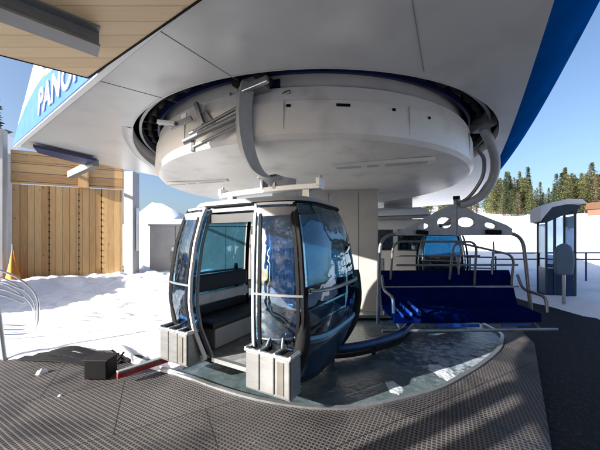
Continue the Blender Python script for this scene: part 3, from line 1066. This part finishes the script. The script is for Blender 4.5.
def make_cabin(loc, rz, label):
    g = thing('gondola_cabin', label, 'gondola', loc=loc, rz=rz, group=None)
    DJ = 30
    # floor, lower shell, sill, roof
    fl = MB()
    ring = [surf(p, .1, -.02) for p in range(0, 360, 4)]
    fl.prism([(p.x, p.y) for p in ring], .08, .13)
    fl.build('floor', 'cabin_floor', g, smooth=0)
    patch(-90 + DJ, 270 - DJ, .06, .56, 0, 100, 8).build('lower_shell', 'cabin_blue', g, solid=.03)
    MB().tube([surf(p, .08, .0) for p in lin(-90 + DJ, 270 - DJ, 90)], .035, 8).build('bumper_rail', 'black_rubber', g)
    MB().tube([surf(p, .58, .005) for p in lin(-90 + DJ, 270 - DJ, 90)], .022, 8).build('belt_trim', 'light_blue_trim', g)
    roof = MB()
    zs_ = [1.95, 1.975, 1.99, 2.005, 2.015]
    for z in zs_:
        for p in range(0, 360, 4):
            roof.v.append(surf(p, z, .015))
    for j in range(len(zs_) - 1):
        for i in range(90):
            a, b = j * 90 + i, j * 90 + (i + 1) % 90
            roof.f.append((a, b, b + 90, a + 90))
    roof.f.append(tuple((len(zs_) - 1) * 90 + i for i in range(90)))
    roof.build('roof', 'cabin_grey', g, solid=.02)
    MB().tube([surf(p, 1.95, .01) for p in range(0, 360, 4)], .017, 8, closed=True).build('roof_gutter', 'black', g)
    # windows: each pane between pillars
    for (a, b, m_) in ((-34, 34, 'side_glass'), (146, 214, 'side_glass'), (40, 88, 'cabin_glass'), (92, 140, 'cabin_glass'), (-59, -39, 'cabin_glass'), (219, 239, 'cabin_glass')):
        patch(a, b, .6, 1.93, -.004, None, 12).build('window', m_, g)
    for p in (-36.5, 36.5, 90, 143.5, 216.5):
        MB().tube([surf(p, z) for z in lin(.1, 1.94, 18)], .03, 8).build('pillar', 'black', g)
    for p in (-61, 241):
        MB().rectsweep([surf(p, z, -.01) for z in lin(.1, 1.94, 18)], .02, .04, (0, 1, 0)).build('door_jamb', 'steel_beam', g)
    MB().rectsweep([surf(p, 1.9, -.02) for p in lin(-62, -118, 12)], .04, .05, (0, 0, 1)).build('door_lintel', 'aluminium', g)
    MB().rectsweep([surf(p, 1.8, -.03) for p in lin(-62, -118, 12)], .1, .02, (0, 0, 1)).build('door_header', 'upholstery', g)
    MB().rectsweep([surf(p, .11, .0) for p in lin(-62, -118, 12)], .05, .05, (0, 0, 1)).build('door_sill', 'galvanized', g)
    # mid bar of the end windows
    for a, b in ((-33, 33), (147, 213)):
        MB().tube([surf(p, 1.05, .01) for p in lin(a, b, 12)], .018, 8).build('window_bar', 'galvanized', g)
    # buffers on the end faces
    for a in (28, 208 - 56):
        MB().tube([surf(a, z, .03) for z in lin(.15, 1.15, 10)], [.03, .05, .06, .065, .065, .06, .055, .05, .045, .04, .03], 10).build('buffer', 'black_rubber', g)
    for a in (-36.5, 216.5):
        MB().tube([surf(a, z, .02) for z in lin(.16, 1.0, 10)], [.04, .06, .08, .085, .085, .085, .08, .07, .06, .045, .03], 10).build('corner_buffer', 'black_rubber', g)
    # benches along the two ends, inside
    for s in (-1, 1):
        MB().box((s * .66, .03, .45), (.42, 1.1, .09)).build('bench', 'upholstery', g, smooth=0, bevel=.03)
        MB().box((s * .88, .03, .94), (.07, 1.16, .24), Matrix.Rotation(R(0), 4, 'Y')).build('backrest', 'upholstery', g, smooth=0, bevel=.025)
        MB().box((s * .87, .03, .72), (.06, 1.16, .15)).build('seat_band', 'white_paint', g, smooth=0, bevel=.015)
        MB().box((s * .89, .03, .56), (.05, 1.16, .13)).build('lower_backrest', 'upholstery', g, smooth=0, bevel=.015)
        MB().box((s * .62, .03, .27), (.3, 1.0, .26)).build('bench_front', 'cabin_grey', g, smooth=0, bevel=.02)
    return g


def add_doors(g, opened):
    """two sliding leaves, each with frame, pane and ski box"""
    for s in (-1, 1):
        off = .075
        if opened:
            a, b = (-61.5, -37.5) if s > 0 else (241.5, 217.5)
        else:
            a, b = (-90.5, -62) if s > 0 else (270.5, 242)
        fr = MB()
        z0, z1 = .14, 1.93
        nz = 18
        fr.rectsweep([surf(a, z, off) for z in lin(z0, z1, nz)], .026, .04, (1, 0, 0))
        fr.rectsweep([surf(p, z1, off) for p in lin(a, b, 8)], .025, .03, (0, 0, 1))
        fr.rectsweep([surf(p, z0, off) for p in lin(a, b, 8)], .05, .05, (0, 0, 1))
        d = MB()
        d.v, d.f = fr.v, fr.f
        door = d.build('door', 'white_paint', g, smooth=40)
        MB().rectsweep([surf(b, z, off) for z in lin(z0, z1, nz)], .03, .04, (1, 0, 0)).build('rear_edge', 'black', door)
        patch(a, b, z0, z1, off, 8, 14).build('pane', 'cabin_glass', door)
        MB().rectsweep([surf(p, 1.02, off + .012) for p in lin(a, b, 8)], .02, .02, (0, 0, 1)).build('cross_bar', 'steel_beam', door)
        MB().rectsweep([surf(p, 1.84, off + .012) for p in lin(a, b, 8)], .09, .01, (0, 0, 1)).build('top_strip', 'steel_beam', door)
        for q_ in (a * .86 + b * .14, a * .1 + b * .9):
            MB().rectsweep([surf(q_, z, off + .008) for z in lin(.5, 1.9, 14)], .035, .006, (1, 0, 0)).build('edge_strip', 'black', door)
        # ski box
        xa, xb = surf(a, .3, off).x, surf(b, .3, off).x
        x0, x1 = (min(xa, xb) + .0, max(xa, xb) + .07) if s > 0 else (min(xa, xb) - .09, max(xa, xb) - .04)
        yf = min(surf(a, .3, off).y, surf(b, .3, off).y)
        w3 = (x1 - x0)
        bx = MB()
        yb, yo = yf + .05, yf - .15
        bx.box(((x0 + x1) / 2, (yb + yo) / 2, .1), (w3, yb - yo, .03))
        for y in (yo, yb):
            pass
        rack = bx.build('ski_box', 'aluminium', door, smooth=0, bevel=.01)
        n_ = 3
        for i in range(n_):
            xa_ = x0 + w3 * i / n_
            mm = 'aluminium'
            MB().box((xa_ + w3 / n_ / 2, yo, .28), (w3 / n_ - .008, .02, .36)).build('front_plate', mm, rack, smooth=0, bevel=.012)
        for x in (x0 + .01, x1 - .01):
            MB().box((x, (yb + yo) / 2, .28), (.02, yb - yo - .02, .36)).build('end_plate', 'aluminium', rack, smooth=0, bevel=.006)
        MB().box((x1 - .1, yo - .012, .28), (.07, .012, .3)).build('slot_plate', 'ochre_panel', rack, smooth=0)
        rim = MB()
        for i in range(n_ + 1):
            x = x0 + w3 * i / n_
            rim.box((x, (yb + yo) / 2, .475), (.035, yb - yo + .03, .05))
        rim.box(((x0 + x1) / 2, yo, .47), (w3 + .03, .04, .035))
        rim.box(((x0 + x1) / 2, yb, .47), (w3 + .03, .04, .035))
        rim.build('top_rim', 'galvanized', rack, smooth=0, bevel=.012)
        for i in range(n_):
            x = x0 + w3 * (i + .5) / n_
            MB().box((x, (yb + yo) / 2, .455), (w3 / n_ - .06, yb - yo - .05, .02)).build('slot_brush', 'black_rubber', rack, smooth=0)


CE = Vector((.872, -.489, 0))
CC = Vector((-.45, 3.72, .1))
g1 = make_cabin(CC, math.atan2(CE.y, CE.x), 'nearest gondola cabin with open doors, bluish windows and silver ski boxes, on a curved hanger')
add_doors(g1, True)
Mi = (Matrix.Translation(CC) @ Matrix.Rotation(math.atan2(CE.y, CE.x), 4, 'Z')).inverted()
# roof frame and hanger
sf = MB()
sf.rectsweep([(-.82, .0, 2.2), (-.4, 0, 2.215), (0, 0, 2.22), (.4, 0, 2.215), (.82, 0, 2.2)], .12, .07, (0, 1, 0))
fr = sf.build('roof_frame', 'white_paint', g1, bevel=.01)
for s in (-1, 1):
    MB().box((s * .8, 0, 2.25), (.06, .16, .1)).build('end_lug', 'white_paint', fr, smooth=0, bevel=.012)
    MB().tube([(s * .8, 0, 2.29), (s * .8, 0, 2.33)], .018, 8).build('bolt', 'grey_steel', fr)
    MB().bar((s * .62, 0, 1.98), (s * .62, 0, 2.19), .09, .09).build('mount', 'grey_steel', fr, smooth=0)
for x in (-.04, .16):
    MB().box((x, 0, 2.3), (.05, .13, .16)).build('hanger_clamp', 'steel_beam', fr, smooth=0, bevel=.008)
    MB().box((x, 0, 2.39), (.11, .17, .025)).build('clamp_head', 'steel_beam', fr, smooth=0, bevel=.006)
hp = smoothline([at(247, 84, 3.2), at(243.5, 110, 3.22), at(244.5, 135, 3.27), at(250, 158, 3.37), at(261, 174, 3.5), at(277, 182, 3.6), at(292, 184, 3.6)], 6)
hp = [Mi @ p for p in hp]
n = len(hp)
MB().rectsweep(hp, [.155] * (n // 2) + [.155 - .04 * i / (n - n // 2) for i in range(n - n // 2)], [.14 + .06 * math.sin(math.pi * i / n) for i in range(n)], Vector((.55, .8, 0))).build('hanger_arm', 'arm_steel', g1, bevel=.02)
gt = Mi @ at(250, 92, 3.22)
gr_ = MB().box((gt.x + .05, gt.y, gt.z + .05), (.36, .16, .14)).build('grip', 'steel_beam', g1, smooth=0, bevel=.015)
for dx in (-.12, .2):
    MB().tube([(gt.x + dx, gt.y - .12, gt.z + .1), (gt.x + dx, gt.y + .1, gt.z + .1)], .06, 16).build('grip_roller', 'black_rubber', gr_)
MB().bar((gt.x - .02, gt.y - .11, gt.z - .02), (gt.x + .34, gt.y - .11, gt.z + .0), .05, .07).build('lever', 'galvanized', gr_, smooth=0, bevel=.008)

# second cabin, further along the line, doors shut
g2 = copy_tree(g1)
for ch in list(g2.children):
    if ch.name.startswith('door.') or ch.name == 'door':
        for c2_ in list(ch.children_recursive):
            bpy.data.objects.remove(c2_)
        bpy.data.objects.remove(ch)
g2.location = (4.9, 9.6, .05)
g2.scale = (.92, .95, .9)
g2.rotation_euler = (0, 0, math.atan2(U.y, U.x))
g2['label'] = 'farther gondola cabin with blue windows, closed, seen behind the blue chairlift seat'
add_doors(g2, False)
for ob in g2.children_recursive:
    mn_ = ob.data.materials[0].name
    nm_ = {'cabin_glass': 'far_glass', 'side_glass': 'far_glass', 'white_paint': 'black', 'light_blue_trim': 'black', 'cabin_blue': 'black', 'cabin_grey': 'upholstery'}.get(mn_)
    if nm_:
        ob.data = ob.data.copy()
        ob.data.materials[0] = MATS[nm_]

# ------------------------------------------------------------------ six seat chair
ch = thing('chairlift_chair', 'wide navy blue chairlift bench with grey perforated hanger plate and bent tube frame', 'chairlift chair', loc=(2.88, 5.05, 0), rz=R(1.5))
W = 1.42
MB().tube(fillet([(-W - .04, 0, .12), (-W + .02, .06, 1.75), (W - .14, .06, 1.78), (W, 0, .12)], .3, 8), .032, 10).build('outer_frame', 'tube_steel', ch)
# perforated hanger plate
outl = [(-1.12, 1.74), (1.06, 1.74), (1.06, 1.86), (.95, 1.93), (.35, 2.16), (.12, 2.3), (-.06, 2.3), (-.3, 2.2), (-.95, 1.85), (-1.12, 1.8)]


def ell(cx, cz, a, b, rot=0, n=18, p=2.4):
    o_ = []
    for i in range(n):
        t = 2 * math.pi * i / n
        x = a * math.copysign(abs(math.cos(t)) ** (2 / p), math.cos(t))
        z = b * math.copysign(abs(math.sin(t)) ** (2 / p), math.sin(t))
        o_.append((cx + x * math.cos(rot) - z * math.sin(rot), cz + x * math.sin(rot) + z * math.cos(rot)))
    return o_


MB().plate(outl, .07, Matrix.Translation((0, .06, 0)), [ell(-.6, 1.9, .11, .05, .2), ell(-.2, 1.97, .15, .1), ell(.2, 1.98, .17, .09), ell(.66, 1.92, .12, .055, -.15)]).build('hanger_plate', 'arm_steel', ch, smooth=0, bevel=.012)
MB().tube([(.02, .06, 1.72), (.02, .06, 2.38)], .04, 10).build('hanger_post', 'steel_beam', ch)
MB().tube([(-.75, .0, 1.8), (-.55, -.02, 1.78)], .04, 8).build('damper', 'black', ch)
MB().tube([(.55, .0, 1.8), (.8, -.02, 1.79)], .045, 8).build('damper', 'black', ch)


def pads(name, m_, z0, z1, y0, y1, t, bulge):
    """a row of six padded places joined in one cushion"""
    mb = MB()
    nx, nz = 66, 6
    x0, x1 = -W + .08, W - .2
    for side in (0, 1):
        for j in range(nz + 1):
            for i in range(nx + 1):
                u, v = i / nx, j / nz
                x = x0 + (x1 - x0) * u
                seam = abs(math.sin(u * 6 * math.pi)) ** .35
                e = min(1, min(v, 1 - v) * 5) ** .5
                d = bulge * seam * (.4 + .6 * e)
                y, z = y0 + (y1 - y0) * v, z0 + (z1 - z0) * v
                nrm = Vector((0, -(z1 - z0), (y1 - y0))).normalized()
                o_ = nrm * (d if side == 0 else -t)
                mb.v.append(Vector((x, y, z)) + o_)
    w = nx + 1
    k = w * (nz + 1)
    for j in range(nz):
        for i in range(nx):
            a = j * w + i
            mb.f.append((a, a + 1, a + w + 1, a + w))
            mb.f.append((k + a + w, k + a + w + 1, k + a + 1, k + a))
    for i in range(nx):
        mb.f.append((i, k + i, k + i + 1, i + 1))
        a = nz * w + i
        mb.f.append((a + 1, k + a + 1, k + a, a))
    for j in range(nz):
        a = j * w
        mb.f.append((a + w, k + a + w, k + a, a))
        a = j * w + nx
        mb.f.append((a, k + a, k + a + w, a + w))
    return mb.build(name, m_, ch, smooth=50)


pads('backrest', 'seat_blue', .78, 1.06, .2, .3, .05, .03)
pads('lower_backrest', 'seat_blue', .44, .74, .1, .19, .05, .03)
pads('seat', 'seat_blue', .4, .44, -.36, .12, .07, .03)
MB().box((-.06, -.4, .33), (2 * W - .3, .05, .16)).build('front_lip', 'seat_blue', ch, smooth=0, bevel=.02)
MB().box((-.25, -.43, .215), (.75, .03, .06)).build('lip_strip', 'seat_edge', ch, smooth=0, bevel=.01)
MB().box((.75, -.43, .215), (.5, .03, .04)).build('lip_strip', 'seat_edge', ch, smooth=0, bevel=.01)
MB().tube([(-W + .1, .17, .765), (W - .12, .17, .765)], .016, 8).build('back_bar', 'galvanized', ch)
MB().tube([(-W + .08, .05, .3), (W - .06, .05, .3)], .04, 8).build('seat_bar', 'steel_beam', ch)
# restraint bars, raised
for (xa, xb, z) in ((-1.12, -.05, 1.66), (-1.02, .52, 1.66)):
    pass
for xa, xb in ((-1.16, .46), (-.02, 1.18)):
    MB().tube(fillet([(xa, .2, .9), (xa + .02, .1, 1.62), (xb - .02, .1, 1.62 if xb < 1 else 1.36), (xb, .2, .8)], .18, 6), .022, 8).build('restraint_bar', 'tube_steel', ch)
MB().tube([(-1.12, .0, 1.19), (1.14, .0, 1.19)], .02, 8).build('foot_bar', 'tube_steel', ch)
MB().tube([(-1.12, .02, 1.36), (.44, .02, 1.36)], .016, 8).build('foot_bar', 'tube_steel', ch)
for x in (.1, .72):
    MB().tube(smoothline([(x, .05, 1.62), (x - .03, 0, 1.4), (x - .08, -.02, 1.25), (x - .08, -.02, 1.02)], 4), .014, 6).build('foot_rest_rod', 'tube_steel', ch)
for s in (-1, 1):
    MB().tube(fillet([(s * (W - .1), .22, .98), (s * (W - .1), .1, .72), (s * (W - .1), -.38, .68), (s * (W - .1), -.4, .42)], .12, 6), .026, 8).build('armrest', 'tube_steel', ch)
MB().tube([(-W - .1, -.42, .13), (W + .06, -.42, .13)], .026, 8).build('lower_bar', 'galvanized', ch)
for x in (-1.2, 1.2):
    MB().tube([(x, -.42, .13), (x, .02, .3)], .02, 8).build('stay', 'tube_steel', ch)
for i in range(3):
    MB().box((-1.2 + .14 * i, -.2, .46 + .03 * i), (.03, .5, .05), Matrix.Rotation(R(8), 4, 'X')).build('pad_strip', 'seat_edge', ch, smooth=0, bevel=.008)
# hanger arm of the chair
cm = (Matrix.Translation((2.88, 5.05, 0)) @ Matrix.Rotation(R(1.5), 4, 'Z')).inverted()
ap = smoothline([at(483, 128, 4.55), at(490, 142, 4.62), at(495, 158, 4.72), at(494, 175, 4.85), at(486, 191, 4.98), at(473, 201, 5.06), at(459, 205, 5.1)], 6)
MB().tube([cm @ p for p in ap], [.075] * len(ap), 12).build('hanger_arm', 'arm_steel', ch)
ap2 = smoothline([at(478, 150, 4.62), at(484, 160, 4.7), at(482, 178, 4.85), at(470, 196, 5.0), at(458, 204, 5.08)], 6)
MB().tube([cm @ p for p in ap2], .03, 8).build('hanger_brace', 'tube_steel', ch)
gq = cm @ at(483, 128, 4.5)
MB().box((gq.x, gq.y, gq.z + .08), (.2, .4, .2)).build('grip', 'steel_beam', ch, smooth=0, bevel=.02)

# ------------------------------------------------------------------ control hut behind the chair
hu = thing('control_hut', 'white control hut with snowy roof partly hidden behind the chair and pillar', 'hut', loc=(4.1, 12.2, -.1), rz=R(-12))
wl_ = MB().box((0, 0, 1.3), (2.2, 1.9, 2.6)).build('wall', 'hut_white', hu, smooth=0, bevel=.02)
for x in (-.52, .52):
    f_ = MB().box((x, -.955, 1.75), (.86, .04, .86)).build('window', 'kiosk_frame', hu, smooth=0, bevel=.01)
    MB().box((x, -.978, 1.75), (.76, .012, .76)).build('pane', 'hut_glass', f_, smooth=0)
MB().box((-.7, -.955, .55), (.5, .04, .9)).build('door_panel', 'cabin_grey', hu, smooth=0, bevel=.01)
rf = MB().add([(-1.45, -1.3, 2.55), (1.4, -1.3, 2.6), (1.4, 1.2, 2.9), (-1.45, 1.2, 2.9), (-1.45, -1.3, 2.67), (1.4, -1.3, 2.72), (1.4, 1.2, 3.02), (-1.45, 1.2, 3.02)],
              [(3, 2, 1, 0), (4, 5, 6, 7), (0, 1, 5, 4), (1, 2, 6, 5), (2, 3, 7, 6), (3, 0, 4, 7)]).build('roof', 'grey_wall', hu, smooth=0, bevel=.01)
sn = MB().add([(-1.42, -1.27, 2.68), (1.37, -1.27, 2.73), (1.37, 1.17, 3.03), (-1.42, 1.17, 3.03), (-1.25, -1.1, 2.95), (1.2, -1.1, 3.02), (1.2, 1.05, 3.3), (-1.25, 1.05, 3.3)],
              [(3, 2, 1, 0), (4, 5, 6, 7), (0, 1, 5, 4), (1, 2, 6, 5), (2, 3, 7, 6), (3, 0, 4, 7)]).build('roof_snow', 'snow', rf, smooth=0, bevel=.1)

# ------------------------------------------------------------------ glazed kiosk at the side
kx, ky = 7.2, 7.75
ki = thing('glass_kiosk', 'narrow glazed attendant booth with dark frame and snow covered roof', 'booth', loc=(kx, ky, 0), rz=R(-24))
kw, kd, kh = .6, .6, 2.42
for sx in (-1, 1):
    for sy in (-1, 1):
        hh = kh if sx > 0 else kh - .25
        MB().box((sx * kw / 2, sy * kd / 2, hh / 2), (.05, .05, hh)).build('post', 'kiosk_frame', ki, smooth=0, bevel=.006)
MB().box((-.12, -kd / 2, 1.25), (.05, .05, 2.3)).build('mullion', 'kiosk_frame', ki, smooth=0)
MB().box((0, 0, .05), (kw + .05, kd + .05, .16)).build('base', 'black', ki, smooth=0)
for (c_, d_) in (((0, -kd / 2 + .003, .5), (kw - .07, .02, .75)), ((kw / 2 - .003, 0, .5), (.02, kd - .07, .75)), ((-kw / 2 + .003, 0, .5), (.02, kd - .07, .75))):
    MB().box(c_, d_).build('lower_panel', 'blue_rail', ki, smooth=0)
for (c_, d_) in (((0, -kd / 2, 1.6), (kw - .07, .012, 1.4)), ((kw / 2, 0, 1.6), (.012, kd - .07, 1.4)), ((-kw / 2, 0, 1.5), (.012, kd - .07, 1.2)), ((0, kd / 2, 1.6), (kw - .07, .012, 1.4))):
    MB().box(c_, d_).build('pane', 'clear_glass', ki, smooth=0)
for y in (-kd / 2, kd / 2):
    MB().box((0, y, .92), (kw, .05, .06)).build('rail', 'kiosk_frame', ki, smooth=0)
MB().box((kw / 2 - .02, 0, kh), (.1, kd + .12, .14)).build('fascia', 'kiosk_frame', ki, smooth=0, bevel=.01)
rfp = [(-kw / 2 - .1, kh - .27), (-kw / 2 - .06, kh - .1), (-.2, kh + .12), (.1, kh + .18), (kw / 2 + .06, kh + .16), (kw / 2 + .08, kh + .06), (kw / 2 + .03, kh + .05), (-kw / 2 - .02, kh - .29)]
MB().plate([(x, z) for x, z in rfp], kd + .16, Matrix()).build('roof', 'kiosk_frame', ki, smooth=30)
snp = [(-kw / 2 - .15, kh - .26), (-kw / 2 - .16, kh - .1), (-.45, kh + .12), (-.2, kh + .26), (.15, kh + .33), (.42, kh + .3), (.5, kh + .2), (.3, kh + .19), (.1, kh + .185), (-.2, kh + .125), (-kw / 2 - .055, kh - .095)]
MB().plate(list(reversed(snp)), kd + .2, Matrix()).build('roof_snow', 'snow', ki, smooth=40, bevel=.04)

sp_ = thing('padded_sign', 'round topped blue grey padded marker on a thin post beside the glazed booth', 'marker', loc=(6.62, 6.9, 0), rz=R(-30))
MB().plate([(-.16, .78), (.16, .78), (.19, 1.0), (.19, 1.3), (.13, 1.5), (0, 1.58), (-.13, 1.5), (-.19, 1.3), (-.19, 1.0)], .13, Matrix()).build('pad', 'pad_blue', sp_, smooth=40, bevel=.04)
MB().tube([(0, 0, -.05), (0, 0, .8)], .035, 10).build('post', 'galvanized', sp_)

# two-rail fence across the snow
fe = thing('rail_fence', 'low two rail metal fence across the shaded snow beyond the booth', 'fence', loc=(10, 9, 0))
f0, f1 = Vector((7.3, 10.4, .1)), Vector((13.5, 9.6, .15))
o0 = Vector((10, 9, 0))
for z in (.82, 1.06):
    MB().tube([f0 - o0 + Vector((0, 0, z)), f1 - o0 + Vector((0, 0, z))], .03, 8).build('rail', 'blue_rail', fe)
for i in range(5):
    p = f0.lerp(f1, i / 4) - o0
    MB().tube([(p.x, p.y, -.1), (p.x, p.y, 1.2)], .03, 8).build('post', 'blue_rail', fe)
f2 = thing('rail_fence', 'tubular fence with rounded ends on the snow behind the blue chairlift bench', 'fence', loc=(6.6, 11.5, 0))
for z in (.5, .95):
    MB().tube([(-1.6, .3, z), (1.3, -.4, z)], .03, 8).build('rail', 'blue_rail', f2)
for x in (-1.6, -.6, .4, 1.3):
    y = .3 - (x + 1.6) * .241
    MB().tube([(x, y, -.1), (x, y, 1.0)], .03, 8).build('post', 'blue_rail', f2)

# ------------------------------------------------------------------ trees and chalet on the slope


def conifer(seed, hgt, mat_n, sparse=1.0, spread=.2):
    rnd = random.Random(seed)
    crown = MB()
    nl = int(hgt * 3.2)
    for i in range(nl):
        t = (i + rnd.random() * .6) / nl
        z = hgt * (.1 + .9 * t)
        r = hgt * spread * (1 - t) ** .8 * rnd.uniform(.7, 1.2) + .12
        nb = max(4, int((9 - 4 * t) * sparse))
        a0 = rnd.random() * 6.3
        for k in range(nb):
            a = a0 + 6.283 * k / nb + rnd.uniform(-.3, .3)
            rr = r * rnd.uniform(.55, 1.15)
            droop = rr * rnd.uniform(.15, .5)
            d = Vector((math.cos(a), math.sin(a), 0))
            s_ = Vector((-math.sin(a), math.cos(a), 0))
            segs = max(2, int(rr / .5))
            for m in range(segs):
                u = (m + rnd.random()) / segs
                c = d * rr * u + Vector((0, 0, z - droop * u * u))
                w = (.5 * (1 - u * .6) + .12) * rnd.uniform(.6, 1.2) * (.35 + .08 * hgt / 3)
                l = w * rnd.uniform(.9, 1.7)
                tilt = rnd.uniform(-.5, .3)
                ax = (d + Vector((0, 0, tilt))).normalized()
                sx = (s_ + Vector((0, 0, rnd.uniform(-.6, .6)))).normalized()
                crown.add([c - sx * w, c + ax * l * .7 - sx * w * .2, c + ax * l, c + ax * l * .5 + sx * w * .9, c + sx * w * .7 - Vector((0, 0, w * .5))], [(0, 1, 2, 3, 4)])
    trunk = MB().tube([(0, 0, -.6), (0, 0, hgt * .4), (0, 0, hgt * .97)], [hgt * .018, hgt * .012, .02], 7)
    return crown, trunk, mat_n


protos = []
for i, (hg, m_, spz, sprd) in enumerate([(14, 'needles_dark', 1.1, .2), (12, 'needles_olive', 1.1, .26), (15, 'needles_olive', 1.0, .22), (11, 'needles_brown', .8, .28), (16, 'needles_dark', 1.0, .15), (13, 'needles_brown', .75, .25)]):
    c_, t_, mn = conifer(40 + i, hg, m_, spz, sprd)
    cm_ = c_.build('crown', mn, smooth=0)
    tm_ = t_.build('trunk', 'bark')
    protos.append((cm_, tm_, mn))
used = [False] * len(protos)
rnd = random.Random(5)


def plant_tree(x, y, pi, s, label, group):
    cm_, tm_, mn = protos[pi]
    t = thing('conifer', label, 'tree', loc=(x, y, terrain_z(x, y) - .2), rz=rnd.uniform(0, 6.28), group=group)
    s *= 1.0
    t.scale = (s * rnd.uniform(.9, 1.15),) * 2 + (s,)
    if used[pi]:
        a, b = cm_.copy(), tm_.copy()
        COL.objects.link(a)
        COL.objects.link(b)
    else:
        a, b = cm_, tm_
        used[pi] = True
    a.parent = t
    b.parent = t
    return t


KN = {'needles_dark': 'dark green', 'needles_olive': 'olive green', 'needles_brown': 'brown bare'}
for (pa, pb, n, ya, yb, hmin, hmax, nm) in [(486, 532, 36, 82, 105, .75, 1.05, 'in the grove nearer the station roof edge'), (528, 556, 13, 92, 115, .5, .8, 'low between the two groves'),
                                            (556, 606, 36, 84, 108, .85, 1.2, 'in the tall grove above the glazed booth'), (610, 690, 22, 86, 110, .8, 1.2, 'in the outer grove past the chalet'),
                                            (500, 522, 5, 70, 76, .5, .62, 'standing at the front foot of the grove'), (330, 480, 30, 95, 120, .7, 1.1, 'on the ridge behind the station')]:
    for i in range(n):
        px = pa + (pb - pa) * (i + rnd.random()) / n
        y = rnd.uniform(ya, yb)
        x = (px - CX) / F * y
        pi = rnd.choice([0, 1, 1, 2, 2, 3, 1, 5, 3, 5, 4])
        plant_tree(x, y, pi, rnd.uniform(hmin, hmax), f"{KN[protos[pi][2]]} conifer {nm}", f"{KN[protos[pi][2]]} conifers {nm}")
# a tree beyond the side building
plant_tree(-22.5, 20, 0, .92, 'single dark conifer rising behind the snowy side building', None)

for (a_, b_, _), u_ in zip(protos, used):
    if not u_:
        bpy.data.objects.remove(a_)
        bpy.data.objects.remove(b_)
cx_, cy_ = 85.4, 78.0
cz = terrain_z(cx_, cy_)
chl = thing('chalet', 'small orange brown wooden chalet with gable roof on the snow slope', 'house', loc=(cx_, cy_, cz - .3), rz=R(35))
chl.scale = (.6, .6, .7)
MB().add([(-3, -4, 0), (3, -4, 0), (3, 4, 0), (-3, 4, 0), (-3, -4, 3), (3, -4, 3), (3, 4, 3), (-3, 4, 3), (0, -4, 5.2), (0, 4, 5.2)],
         [(0, 1, 5, 8, 4), (1, 2, 6, 5), (2, 3, 7, 9, 6), (3, 0, 4, 7), (4, 8, 9, 7), (5, 6, 9, 8)]).build('wall', 'chalet_wood', chl, smooth=0)
rr_ = MB()
for s in (-1, 1):
    rr_.bar((s * 1.95, -4.8, 4.05), (s * 1.95, 4.8, 4.05), 4.6, .25, up=(s * .59, 0, .81))
rr_.build('roof', 'chalet_wood', chl, smooth=0)
for x in (-1.4, 1.4):
    MB().box((x, -4.02, 1.7), (1.1, .08, 1.2)).build('window', 'hut_glass', chl, smooth=0)

# ------------------------------------------------------------------ the unseen building the boarding canopy belongs to, also there to darken fill and reflections
lo = thing('unseen_lodge', 'large unseen brown boarded building facing the station across the rubber floor', 'building', loc=(-3.5, -14.4, 0))
MB().box((0, 0, 4.2), (24, 7.6, 8.4)).build('wall', 'larch_unseen_lodge', lo, smooth=0)
rm_ = MB()
for sg in (-1, 1):
    rm_.bar((-12.6, sg * 2.1, 9.6), (12.6, sg * 2.1, 9.6), 5.0, .25, up=(0, sg * .5, .87))
rm_.build('roof', 'steel_beam', lo, smooth=0)
for i in range(6):
    for z in (1.9, 5.6):
        f_ = MB().box((-7.8 + i * 3.1, 3.83, z), (1.5, .08, 1.7)).build('window', 'hut_white', lo, smooth=0, bevel=.02)
        MB().box((-7.8 + i * 3.1, 3.88, z), (1.3, .04, 1.5)).build('pane', 'hut_glass', f_, smooth=0)

# ------------------------------------------------------------------ light
SEL = R(22)
sd = Vector((-.88, -.47, 0)).normalized()
sun = bpy.data.lights.new('sun', 'SUN')
sun.energy = 5.0
sun.angle = R(.53)
sun.color = (1, .95, .88)
so = bpy.data.objects.new('sun', sun)
COL.objects.link(so)
so.rotation_euler = (-(sd * math.cos(SEL) + Vector((0, 0, math.sin(SEL))))).to_track_quat('-Z', 'Y').to_euler()
w = bpy.data.worlds.new('World')
scn.world = w
w.use_nodes = True
nt = w.node_tree
sky = nt.nodes.new('ShaderNodeTexSky')
sky.sky_type = 'NISHITA'
sky.sun_disc = False
sky.sun_elevation = SEL
sky.sun_rotation = math.atan2(sd.x, sd.y)
sky.altitude = 300
sky.air_density = 1.0
sky.dust_density = 4.0
sky.ozone_density = 3.0
nt.links.new(sky.outputs['Color'], nt.nodes['Background'].inputs['Color'])
nt.nodes['Background'].inputs['Strength'].default_value = .085

# ------------------------------------------------------------------ camera
cam = bpy.data.cameras.new('camera')
cam.sensor_width = 36
cam.lens = 36 * F / 600
cam.shift_y = (HY - 225) / 600
cam.clip_start = .05
cam.clip_end = 1000
co = bpy.data.objects.new('camera', cam)
COL.objects.link(co)
co.location = (0, 0, H)
co.rotation_euler = (R(90), 0, 0)
scn.camera = co
scn.view_settings.view_transform = 'Standard'
scn.view_settings.look = 'None'
scn.view_settings.gamma = 1
scn.view_settings.use_curve_mapping = False
scn.view_settings.exposure = 1.5
scn.cycles.max_bounces = 10
scn.cycles.transparent_max_bounces = 16
scn.cycles.caustics_reflective = False
scn.cycles.caustics_refractive = False
scn.cycles.use_denoising = True
